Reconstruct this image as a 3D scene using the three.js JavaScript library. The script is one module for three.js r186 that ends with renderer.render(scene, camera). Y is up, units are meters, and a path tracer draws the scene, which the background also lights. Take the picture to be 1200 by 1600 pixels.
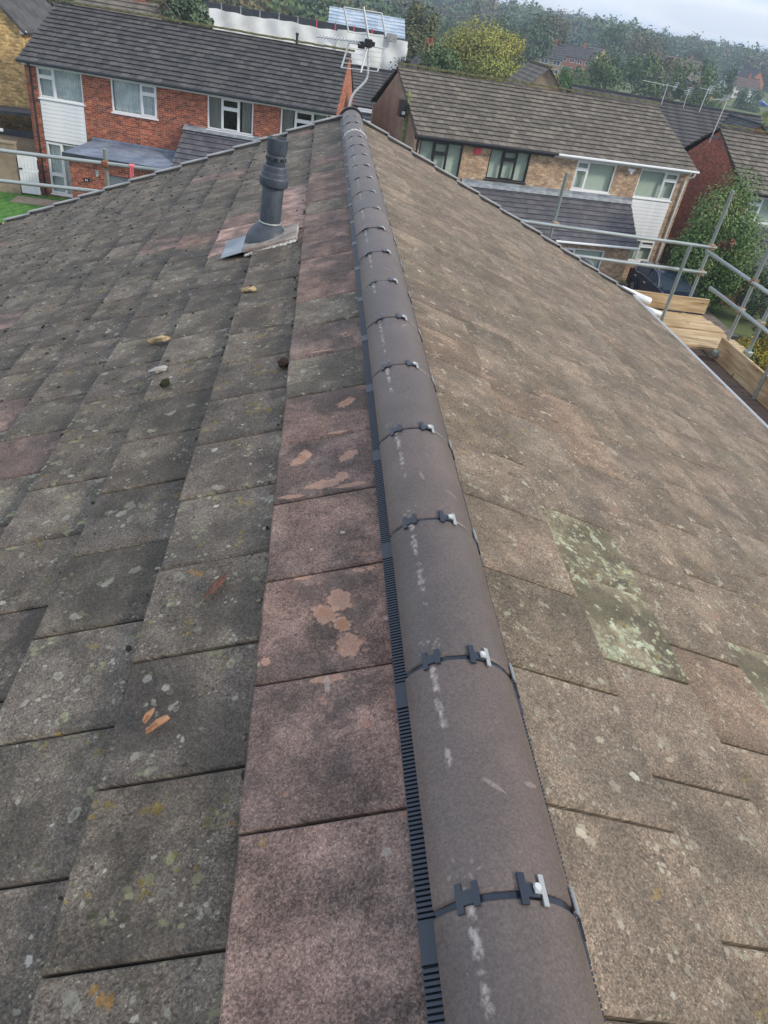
import * as THREE from 'three';
import { mergeGeometries } from 'three/addons/utils/BufferGeometryUtils.js';
import { RoundedBoxGeometry } from 'three/addons/geometries/RoundedBoxGeometry.js';

// ---------------------------------------------------------------- camera, sky, sun, exposure
const scene = new THREE.Scene();
const camera = new THREE.PerspectiveCamera(72.64, 0.75, 0.05, 3000);
camera.position.set(-0.367, 1.065, 0.466);
camera.quaternion.setFromRotationMatrix(new THREE.Matrix4().makeBasis(
  new THREE.Vector3(0.98784, 0.14170, 0.06402), new THREE.Vector3(-0.07627, 0.80039, -0.59461), new THREE.Vector3(-0.13550, 0.58249, 0.80146)));
camera.updateMatrixWorld(true);
scene.add(camera);
const renderer = new THREE.WebGLRenderer({ antialias: true });
renderer.toneMapping = THREE.LinearToneMapping;
renderer.toneMappingExposure = 1.03;
renderer.shadowMap.enabled = true;
renderer.setSize(768, 1024);

function mulberry(a) { return () => { a |= 0; a = a + 0x6D2B79F5 | 0; let t = Math.imul(a ^ a >>> 15, 1 | a); t = t + Math.imul(t ^ t >>> 7, 61 | t) ^ t; return ((t ^ t >>> 14) >>> 0) / 4294967296; }; }
const clamp = (x, a = 0, b = 1) => x < a ? a : x > b ? b : x;
const smooth = (a, b, x) => { const t = clamp((x - a) / (b - a)); return t * t * (3 - 2 * t); };
const lerp = (a, b, t) => a + (b - a) * t;

const sunDir = new THREE.Vector3(0.77, 0.55, 0.36).normalize();
{
  // broken bright cloud with thinner bluish gaps, the same all round
  const W = 2048, H = 1024, data = new Float32Array(W * H * 4);
  const lat = []; const r = mulberry(71);
  const G = 64; for (let i = 0; i < G * G * G; i++) lat.push(r());
  const L = (x, y, z) => lat[((x & 63) * G + (y & 63)) * G + (z & 63)];
  const vn = (x, y, z) => {
    const xi = Math.floor(x), yi = Math.floor(y), zi = Math.floor(z); let fx = x - xi, fy = y - yi, fz = z - zi;
    fx = fx * fx * (3 - 2 * fx); fy = fy * fy * (3 - 2 * fy); fz = fz * fz * (3 - 2 * fz);
    const a = lerp(lerp(L(xi, yi, zi), L(xi + 1, yi, zi), fx), lerp(L(xi, yi + 1, zi), L(xi + 1, yi + 1, zi), fx), fy);
    const b = lerp(lerp(L(xi, yi, zi + 1), L(xi + 1, yi, zi + 1), fx), lerp(L(xi, yi + 1, zi + 1), L(xi + 1, yi + 1, zi + 1), fx), fy);
    return lerp(a, b, fz);
  };
  const d = new THREE.Vector3();
  for (let j = 0; j < H; j++) for (let i = 0; i < W; i++) {
    const th = (j + .5) / H * Math.PI - Math.PI / 2, ph = (i + .5) / W * Math.PI * 2;
    d.set(Math.cos(th) * Math.cos(ph), Math.sin(th), Math.cos(th) * Math.sin(ph));
    const yy = Math.max(d.y, 0) + 0.10, s = 1.0 / yy;         // flat cloud layer seen in perspective
    const px = d.x * s * .62, pz = d.z * s * .62;
    let n = 0, a = .5; for (let o = 0; o < 5; o++) { n += a * vn(px * (1 << o) + 9 + o * 7, o * 3.7, pz * (1 << o) + 4 + o * 11); a *= .5; }
    const c = smooth(.36, .60, n), thick = smooth(.50, .72, n);
    const glow = Math.pow(Math.max(0, d.dot(sunDir)), 6);
    let R = lerp(.62, .84, c), Gc = lerp(.74, .88, c), B = lerp(.92, .96, c);
    R = lerp(R, .58, thick * .55); Gc = lerp(Gc, .66, thick * .55); B = lerp(B, .77, thick * .55);
    const k = (1.08 + .55 * glow) * (1 + .22 * Math.exp(-Math.max(d.y, 0) * 7)), o = (j * W + i) * 4;
    if (d.y < 0) { const q = clamp(-d.y * 8); R = lerp(R, .20, q); Gc = lerp(Gc, .21, q); B = lerp(B, .18, q); }
    data[o] = R * k; data[o + 1] = Gc * k; data[o + 2] = B * k; data[o + 3] = 1;
  }
  const sky = new THREE.DataTexture(data, W, H, THREE.RGBAFormat, THREE.FloatType);
  sky.mapping = THREE.EquirectangularReflectionMapping; sky.magFilter = THREE.LinearFilter; sky.needsUpdate = true;
  scene.background = sky; scene.environment = sky;
}
const sun = new THREE.DirectionalLight(new THREE.Color().setRGB(1, .91, .77), 2.7);
sun.position.copy(sunDir).multiplyScalar(60); sun.castShadow = true; sun.shadow.radius = 15;
sun.shadow.mapSize.set(2048, 2048);
Object.assign(sun.shadow.camera, { left: -45, right: 45, top: 45, bottom: -45, near: 1, far: 160 });
scene.add(sun); scene.add(sun.target);
scene.fog = new THREE.FogExp2(new THREE.Color().setRGB(.62, .75, .92), 0.0008);

// ---------------------------------------------------------------- helpers
const V = (x, y, z) => new THREE.Vector3(x, y, z);
const used = {};
const numbered = n => { const k = used[n] = (used[n] ?? -1) + 1; return k ? `${n}_${String(k).padStart(3, '0')}` : n; };
function thing(name, label, category, pos = [0, 0, 0], turn = 0, group) {
  const o = new THREE.Group(); o.name = numbered(name); o.position.set(...pos); o.rotation.y = turn;
  o.userData = { label, category }; if (group) o.userData.group = group; scene.add(o); return o;
}
// a house part given in scene coordinates: off is the thing's base
function mesh(name, geo, mat, parent) {
  const m = new THREE.Mesh(Array.isArray(geo) ? merge(geo) : geo, mat); m.name = name; m.castShadow = m.receiveShadow = true;
  if (parent.off) m.position.sub(parent.off); parent.add(m); return m;
}
function solo(name, geo, mat, label, category, group) {
  const m = new THREE.Mesh(Array.isArray(geo) ? merge(geo) : geo, mat); m.name = numbered(name); m.castShadow = m.receiveShadow = true;
  m.geometry.computeBoundingBox(); const b = m.geometry.boundingBox, c = b.getCenter(V(0, 0, 0)); c.y = b.min.y;
  m.geometry.translate(-c.x, -c.y, -c.z); m.position.copy(c);
  m.userData = { label, category }; if (group) m.userData.group = group; scene.add(m); return m;
}
function struct(name, geo, mat) { const m = new THREE.Mesh(Array.isArray(geo) ? merge(geo) : geo, mat); m.name = numbered(name); m.receiveShadow = m.castShadow = true; m.userData = { kind: 'structure' }; scene.add(m); return m; }
function merge(list) {
  const gs = list.map(g => { const q = g.index ? g.toNonIndexed() : g.clone(); for (const k of Object.keys(q.attributes)) if (!['position', 'normal', 'uv', 'color'].includes(k)) q.deleteAttribute(k); return q; });
  const anyC = gs.some(g => g.attributes.color);
  if (anyC) for (const g of gs) if (!g.attributes.color) g.setAttribute('color', new THREE.BufferAttribute(new Float32Array(g.attributes.position.count * 3).fill(1), 3));
  for (const g of gs) g.clearGroups?.();
  return mergeGeometries(gs, false);
}
function metric(g) {                       // uv in metres from the face direction
  if (g.index) g = g.toNonIndexed(); const p = g.attributes.position, n = g.attributes.normal, uv = new Float32Array(p.count * 2);
  for (let i = 0; i < p.count; i++) {
    const ax = Math.abs(n.getX(i)), ay = Math.abs(n.getY(i)), az = Math.abs(n.getZ(i));
    if (az >= ax && az >= ay) { uv[2 * i] = p.getX(i); uv[2 * i + 1] = p.getY(i); } else if (ax >= ay) { uv[2 * i] = p.getZ(i); uv[2 * i + 1] = p.getY(i); } else { uv[2 * i] = p.getX(i); uv[2 * i + 1] = p.getZ(i); }
  }
  g.setAttribute('uv', new THREE.BufferAttribute(uv, 2)); return g;
}
// box between corners
const bx = (x0, x1, y0, y1, z0, z1) => metric(new THREE.BoxGeometry(Math.abs(x1 - x0), Math.abs(y1 - y0), Math.abs(z1 - z0)).translate((x0 + x1) / 2, (y0 + y1) / 2, (z0 + z1) / 2));
const rbx = (x0, x1, y0, y1, z0, z1, r = .01) => metric(new RoundedBoxGeometry(Math.abs(x1 - x0), Math.abs(y1 - y0), Math.abs(z1 - z0), 2, r).translate((x0 + x1) / 2, (y0 + y1) / 2, (z0 + z1) / 2));
function rod(a, b, r, seg = 10, r2 = r) {
  const A = V(...a), B = V(...b), d = B.clone().sub(A), g = new THREE.CylinderGeometry(r2, r, d.length(), seg, 1);
  g.applyQuaternion(new THREE.Quaternion().setFromUnitVectors(V(0, 1, 0), d.normalize())); return g.translate((A.x + B.x) / 2, (A.y + B.y) / 2, (A.z + B.z) / 2);
}
const tubeCurve = (pts, r, n = 24, seg = 8) => new THREE.TubeGeometry(new THREE.CatmullRomCurve3(pts.map(p => V(...p)), false, 'centripetal'), n, r, seg);
const tint = (g, c) => { const q = g.index ? g.toNonIndexed() : g, n = q.attributes.position.count, a = new Float32Array(n * 3); for (let i = 0; i < n; i++) a.set(c, i * 3); q.setAttribute('color', new THREE.BufferAttribute(a, 3)); return q; };

// ---------------------------------------------------------------- textures
function field(n, cells, oct, seed, gain = .5) {
  const out = new Float32Array(n * n); let amp = 1, tot = 0;
  for (let o = 0; o < oct; o++) {
    const c = Math.min(n, cells << o), r = mulberry(seed * 131 + o * 977), lat = new Float32Array(c * c);
    for (let i = 0; i < c * c; i++) lat[i] = r();
    const i0 = new Int32Array(n), i1 = new Int32Array(n), ff = new Float32Array(n);
    for (let x = 0; x < n; x++) { const t = x * c / n, k = Math.floor(t), f = t - k; i0[x] = k % c; i1[x] = (k + 1) % c; ff[x] = f * f * (3 - 2 * f); }
    for (let y = 0; y < n; y++) {
      const a = i0[y] * c, b = i1[y] * c, fy = ff[y], row = y * n;
      for (let x = 0; x < n; x++) { const p = i0[x], q = i1[x], fx = ff[x]; const u = lat[a + p] + (lat[a + q] - lat[a + p]) * fx, v = lat[b + p] + (lat[b + q] - lat[b + p]) * fx; out[row + x] += amp * (u + (v - u) * fy); }
    }
    tot += amp; amp *= gain;
  }
  for (let i = 0; i < out.length; i++) out[i] /= tot; return out;
}
function tex(rgb, w, h, repeat = 1, srgb = true) {
  const d = new Uint8Array(w * h * 4); for (let i = 0; i < w * h; i++) { d[4 * i] = clamp(rgb[3 * i], 0, 255); d[4 * i + 1] = clamp(rgb[3 * i + 1], 0, 255); d[4 * i + 2] = clamp(rgb[3 * i + 2], 0, 255); d[4 * i + 3] = 255; }
  const t = new THREE.DataTexture(d, w, h); if (srgb) t.colorSpace = THREE.SRGBColorSpace; t.wrapS = t.wrapT = THREE.RepeatWrapping; t.magFilter = THREE.LinearFilter; t.minFilter = THREE.LinearMipmapLinearFilter; t.generateMipmaps = true; t.repeat.set(repeat, repeat); t.needsUpdate = true; return t;
}
function greyTex(f, n, repeat, fn = x => x) { const a = new Float32Array(n * n * 3); for (let i = 0; i < n * n; i++) a[3 * i] = a[3 * i + 1] = a[3 * i + 2] = 255 * fn(f[i]); return tex(a, n, n, repeat, false); }
// an irregular spot of lichen, dirt or bare clay with an outline of its own
function blot(A, n, cx, cy, r, col, al, R, o = {}) {
  const p1 = R() * 6.3, p2 = R() * 6.3, p3 = R() * 6.3, st = o.stretch ?? 1, ca = Math.cos(o.turn ?? R() * 3), sa = Math.sin(o.turn ?? 0) , w = Math.ceil(r * 1.7 * Math.max(1, st));
  const ring = o.ring ?? 0, grain = o.grain ?? .5, c0 = o.turn !== undefined ? Math.cos(o.turn) : ca, s0 = o.turn !== undefined ? sa : Math.sqrt(1 - ca * ca);
  for (let dy = -w; dy <= w; dy++) for (let dx = -w; dx <= w; dx++) {
    const ux = (dx * c0 + dy * s0) / st, uy = -dx * s0 + dy * c0, t = Math.atan2(uy, ux);
    const rr = r * (1 + (o.lobe ?? 1) * (.12 * Math.sin(2 * t + p1) + .09 * Math.sin(5 * t + p2) + .07 * Math.sin(9 * t + p3))), q = Math.hypot(ux, uy) / rr; if (q > 1) continue;
    let a = al * smooth(1, .86, q); if (ring) a *= 1 - ring * smooth(.75, .35, q);
    a *= 1 - grain * R(); const i = (((cy + dy) % n + n) % n * n + ((cx + dx) % n + n) % n) * 3;
    A[i] += (col[0] - A[i]) * a; A[i + 1] += (col[1] - A[i + 1]) * a; A[i + 2] += (col[2] - A[i + 2]) * a;
  }
}
// weathered concrete tile: grit, stained patches, lichens
function concrete(n, S, seed, o) {
  const A = new Float32Array(n * n * 3), R = mulberry(seed), pm = n / S;
  const c0 = Math.max(2, Math.round(S * 2.6));
  const f1 = field(n, c0, 6, seed + 1, .58), f2 = field(n, c0 * 5, 5, seed + 2, .62), f3 = field(n, Math.round(S * 300), 2, seed + 3, 1), f4 = field(n, c0 * 2, 7, seed + 4, .66);
  const dk = o.dark ?? [52, 50, 50], da = o.darkAmount ?? .5;
  for (let i = 0; i < n * n; i++) {
    const t = smooth(.34, .66, f1[i]), g = 1 + (f2[i] - .5) * (o.mottle ?? .75) + (f3[i] - .5) * (o.grit ?? .55), w = R();
    const sp = o.calm ? (w > .99 ? 1.2 : 1) : w > .982 ? 1.55 : w < .035 ? .6 : 1, m = da * smooth(.50, .60, f4[i]);
    for (let k = 0; k < 3; k++) { let c = lerp(o.a[k], o.b[k], t) * g * sp; c = lerp(c, dk[k] * (.75 + .5 * f3[i]), m * (.55 + .45 * R())); A[3 * i + k] = c; }
  }
  const area = S * S, px = () => Math.floor(R() * n);
  for (const l of o.lichen ?? []) {
    const cnt = Math.round(l.per * area);
    for (let q = 0; q < cnt; q++) {
      let x = px(), y = px(); if (l.cluster && f4[y * n + x] > .52) { if (R() < .75) continue; }
      const k = l.cluster ? 1 + Math.floor(R() * l.cluster) : 1;
      for (let j = 0; j < k; j++) { const r = lerp(l.r[0], l.r[1], Math.pow(R(), l.pow ?? 2.2)) * pm / 1000, v = .82 + .36 * R(); blot(A, n, x, y, Math.max(1, r), l.c.map(e => e * v), l.al ?? .85, R, { ring: R() < (l.rings ?? 0) ? .6 : 0, grain: l.grain ?? .4, stretch: 1 + R() * .5 }); x += Math.round((R() - .5) * 40 * pm / 1000); y += Math.round((R() - .5) * 40 * pm / 1000); }
    }
  }
  o.extra?.(A, n, pm, R); return A;
}
const pale = [176, 174, 158], chalk = [206, 206, 198], greeny = [150, 152, 116], mustard = [150, 128, 52], orange = [176, 122, 44], mossy = [58, 62, 38], blackish = [46, 44, 44];
const texL = tex(concrete(2048, 3.4, 11, {
  a: [104, 97, 89], b: [126, 116, 105], dark: [66, 62, 57], darkAmount: .42, mottle: .55, grit: .85,
  lichen: [{ per: 260, r: [2, 5], c: blackish, al: .55, cluster: 3 }, { per: 270, r: [2, 6], c: pale, al: .85, cluster: 5 }, { per: 60, r: [5, 16], c: pale, al: .72, rings: .4, cluster: 3, pow: 1.7 }, { per: 55, r: [3, 11], c: greeny, al: .72, cluster: 7 }, { per: 34, r: [2, 9], c: mustard, al: .6, cluster: 12, grain: .7 }, { per: 20, r: [2, 7], c: [128, 122, 74], al: .6, cluster: 14, grain: .7 }, { per: 240, r: [1.2, 2.6], c: pale, al: .8, cluster: 4 }, { per: 3, r: [4, 10], c: orange, al: .7, cluster: 4, grain: .7 }, { per: 9, r: [5, 14], c: mossy, al: .6, cluster: 4, grain: .8 }, { per: 12, r: [4, 11], c: chalk, al: .85 }]
}), 2048, 2048);
const texR = tex(concrete(2048, 3.4, 23, {
  a: [124, 112, 98], b: [146, 131, 115], dark: [94, 88, 80], darkAmount: .32, mottle: .42, grit: .8,
  lichen: [{ per: 220, r: [1.5, 5], c: [80, 73, 66], al: .55, cluster: 4 }, { per: 380, r: [2, 6.5], c: pale, al: .78, cluster: 6 }, { per: 75, r: [4, 12], c: [190, 184, 165], al: .68, cluster: 3, rings: .4, pow: 2.2 }, { per: 16, r: [5, 14], c: chalk, al: .8, rings: .3 }, { per: 260, r: [1.2, 2.6], c: [196, 190, 174], al: .8, cluster: 4 }, { per: 7, r: [4, 12], c: mustard, al: .45, cluster: 5, grain: .85 }, { per: 3, r: [4, 9], c: orange, al: .6, cluster: 3, grain: .7 }, { per: 9, r: [6, 22], c: [158, 126, 108], al: .4, cluster: 3, grain: .7 }, { per: 5, r: [4, 10], c: [74, 64, 48], al: .6, cluster: 3, grain: .8 }]
}), 2048, 2048);
const peach = [214, 176, 152], peach2 = [176, 130, 98];
const texP = tex(concrete(2048, 2.0, 37, {
  a: [112, 101, 97], b: [138, 119, 111], dark: [84, 78, 76], darkAmount: .65, mottle: .85, grit: .8,
  lichen: [{ per: 420, r: [1.5, 5], c: [74, 69, 70], al: .6, cluster: 3 }, { per: 120, r: [1.5, 4], c: [178, 166, 160], al: .5, cluster: 5 }, { per: 22, r: [3, 9], c: [176, 138, 120], al: .6, cluster: 3, grain: .7 }, { per: 10, r: [3, 8], c: chalk, al: .7 }, { per: 3, r: [3, 8], c: mustard, al: .5, cluster: 3 }],
  extra(A, n, pm, R) {
    // cell (cx, cy) of 0.3333 x 0.4 m; position inside in metres from the tile's upslope/side corner
    const put = (cell, x, y, r, c, al, o) => blot(A, n, Math.round(((cell % 6) * .33333 + x) * pm), Math.round((Math.floor(cell / 6) * .4 + y) * pm), r * pm, c, al, R, o);
    const flake = (cell, x, y, r, st, turn) => { const c = Math.cos(turn), s = Math.sin(turn); put(cell, x, y, r * .85, peach, .82, { stretch: st, turn, grain: .55 }); for (let k = 0; k < 46; k++) { const a = R() * 6.283, d = r * (.55 + .55 * R()), u = Math.cos(a) * d * st, v = Math.sin(a) * d; put(cell, x + u * c - v * s, y + u * s + v * c, r * (.06 + .2 * R() * R()), R() < .2 ? peach2 : peach, .5, { grain: .6 }); } };
    // two tiles whose face has spalled to bare clay
    flake(1, .155, .165, .030, 1.4, .9); flake(1, .115, .20, .036, 1.3, .6); put(1, .15, .16, .014, peach2, .6, {}); flake(1, .195, .205, .022, 1.5, .9); put(1, .197, .207, .013, peach2, .85, { stretch: 1.6 }); flake(1, .262, .22, .034, 1.3, .6); flake(1, .27, .03, .012, 1.3, 1); flake(1, .02, .28, .010, 1, 0); flake(1, .012, .11, .010, 3.0, 1.5); flake(1, .02, .25, .008, 2.4, 1.2);
    flake(3, .11, .085, .026, 1.9, 2.4); flake(3, .085, .10, .022, 1.3, .3); put(3, .10, .09, .013, peach2, .7, {}); flake(3, .14, .235, .026, 1.5, 2.2); flake(3, .275, .16, .030, 1.9, 1.5); flake(3, .25, .215, .022, 1.5, .5); flake(3, .31, .06, .012, 4.0, 1.5); flake(3, .305, .24, .014, 4, 1.5);
    flake(4, .12, .235, .028, 1.5, 2.4); put(4, .12, .235, .016, peach2, .5, {}); flake(4, .315, .2, .009, 5, 1.57); flake(2, .015, .17, .014, 3, 1.57); put(2, .03, .17, .008, [196, 190, 184], .7, { stretch: 3, turn: 0 }); flake(6, .18, .25, .02, 1.2, .3); put(6, .18, .25, .012, [92, 60, 44], .9, {}); flake(6, .3, .15, .010, 6, 1.5);
    for (let c = 0; c < 30; c++) for (let k = 0; k < 5; k++) put(c, R() * .33, .31 + R() * .02, .006 + R() * .008, [176, 138, 122], .55, { stretch: 1 + R() * 3, grain: .6 });
  }
}), 2048, 2048);
const texC = tex(concrete(1024, 0.8, 41, {      // crusted with pale green lichen
  a: [128, 118, 100], b: [148, 138, 116], dark: [84, 78, 62], darkAmount: .6, mottle: .8, grit: .5,
  lichen: [{ per: 1500, r: [2, 8], c: [172, 176, 146], al: .8, cluster: 6, pow: 1.2 }, { per: 420, r: [4, 13], c: [186, 192, 166], al: .85, cluster: 4, grain: .5 }, { per: 60, r: [3, 9], c: mustard, al: .6, cluster: 5, grain: .8 }, { per: 60, r: [3, 9], c: [66, 58, 40], al: .7, cluster: 3, grain: .7 }]
}), 1024, 1024);
const ridgeArc = .28;
const texRidge = tex(concrete(1024, 1.0, 53, {
  a: [108, 99, 96], b: [118, 108, 104], dark: [100, 93, 91], darkAmount: .15, mottle: .14, grit: .34, calm: 1,
  lichen: [{ per: 60, r: [1, 3], c: [168, 162, 156], al: .5 }, { per: 8, r: [2, 6], c: [150, 144, 140], al: .4, cluster: 5 }],
  extra(A, n, pm, R) {
    for (let k = 0; k < 6; k++) {              // runs of lime down the left shoulder of each ridge tile
      const u0 = (k % 3) * .3333 + .026, v0 = Math.floor(k / 3) * .5 + .02, len = [.30, .26, .20, .33, .16, .24][k];
      const gap = R() * 6; for (let q = 0; q < 300; q++) { const t = Math.pow(R(), 1.15), v = v0 + .45 - t * len; if (Math.sin(t * 17 + gap) + .6 * Math.sin(t * 41 + gap * 2) < -1.0 + .9 * t) continue; const u = u0 + .060 + (R() + R() - 1) * .0075 + .004 * t; blot(A, n, Math.round(u * pm), Math.round(v * pm), (.8 + R() * R() * 4.2) * pm / 1000, [208, 204, 198], .55 * (1 - .35 * t), R, { stretch: 1.8, turn: 1.57, grain: .8 }); }
      for (let q = 0; q < 14; q++) blot(A, n, Math.round((u0 + .03 + R() * .05) * pm), Math.round((v0 + R() * .06) * pm), (1 + R() * 4) * pm / 1000, [200, 196, 190], .5, R, { grain: .7 });
      if (k % 2) for (let q = 0; q < 2; q++) blot(A, n, Math.round((u0 + .10 + R() * .12) * pm), Math.round((v0 + .1 + R() * .3) * pm), .005 * pm, [196, 190, 186], .55, R, { stretch: 4, turn: R() * 3, grain: .6 });
    }
  }
}), 1024, 1024);
const grit = field(1024, 96, 4, 5, .8), gritTex = greyTex(grit, 1024, 1.2), gritFine = greyTex(grit, 1024, 5);
function bricks(seed, cols, mortar, vary = .32, joint = .011) {          // 2.7 m square: 12 bricks by 36 courses
  const n = 1024, A = new Float32Array(n * n * 3), B = new Float32Array(n * n * 3), R = mulberry(seed), pm = n / 2.7, col = [];
  const f = field(n, 24, 5, seed + 5, .7);
  for (let i = 0; i < 36 * 12; i++) { const c = cols[Math.floor(R() * cols.length)], v = 1 + (R() - .5) * vary; col.push(c.map(e => e * v)); }
  for (let y = 0; y < n; y++) for (let x = 0; x < n; x++) {
    const my = y / pm, cr = Math.floor(my / .075), fy = my - cr * .075, mx = (x / pm + (cr % 2) * .1125) % 2.7, cb = Math.floor(mx / .225), fx = mx - cb * .225, i = y * n + x;
    const j = fx < joint || fy < joint, c = j ? mortar : col[(cr % 36) * 12 + cb % 12], g = .72 + .56 * f[i];
    for (let k = 0; k < 3; k++) { A[3 * i + k] = c[k] * g; B[3 * i + k] = j ? 0 : 200 + 55 * f[i]; }
  }
  return { map: tex(A, n, n, 1 / 2.7), bumpMap: tex(B, n, n, 1 / 2.7, false), bumpScale: .006 };
}
function woodTex(seed, a, b) {
  const n = 512, A = new Float32Array(n * n * 3), f = field(n, 4, 4, seed), R = mulberry(seed), band = field(n, 64, 3, seed + 2);
  for (let y = 0; y < n; y++) for (let x = 0; x < n; x++) { const i = y * n + x, s = band[(Math.floor(y + f[i] * 26) % n) * n + (x >> 4)], t = clamp(.5 + (s - .5) * 1.5 + (f[i] - .5) * .8); for (let k = 0; k < 3; k++) A[3 * i + k] = lerp(a[k], b[k], t) * (.94 + .12 * R()); }
  for (let q = 0; q < 9; q++) blot(A, n, Math.floor(R() * n), Math.floor(R() * n), 4 + R() * 5, a.map(e => e * .6), .8, R, { stretch: 1.8, turn: 0 });
  return tex(A, n, n, .9);
}
const std = (o) => new THREE.MeshStandardMaterial({ roughness: .85, metalness: 0, ...o });
const rgb = (r, g, b) => new THREE.Color().setRGB(r / 255, g / 255, b / 255, THREE.SRGBColorSpace);
const mottled = (seed, a, b, rep, n = 512) => { const f = field(n, 6, 7, seed, .65), R = mulberry(seed), A = new Float32Array(n * n * 3); for (let i = 0; i < n * n; i++) { const t = smooth(.3, .7, f[i]); for (let k = 0; k < 3; k++) A[3 * i + k] = lerp(a[k], b[k], t) * (.9 + .2 * R()); } return tex(A, n, n, rep); };
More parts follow.
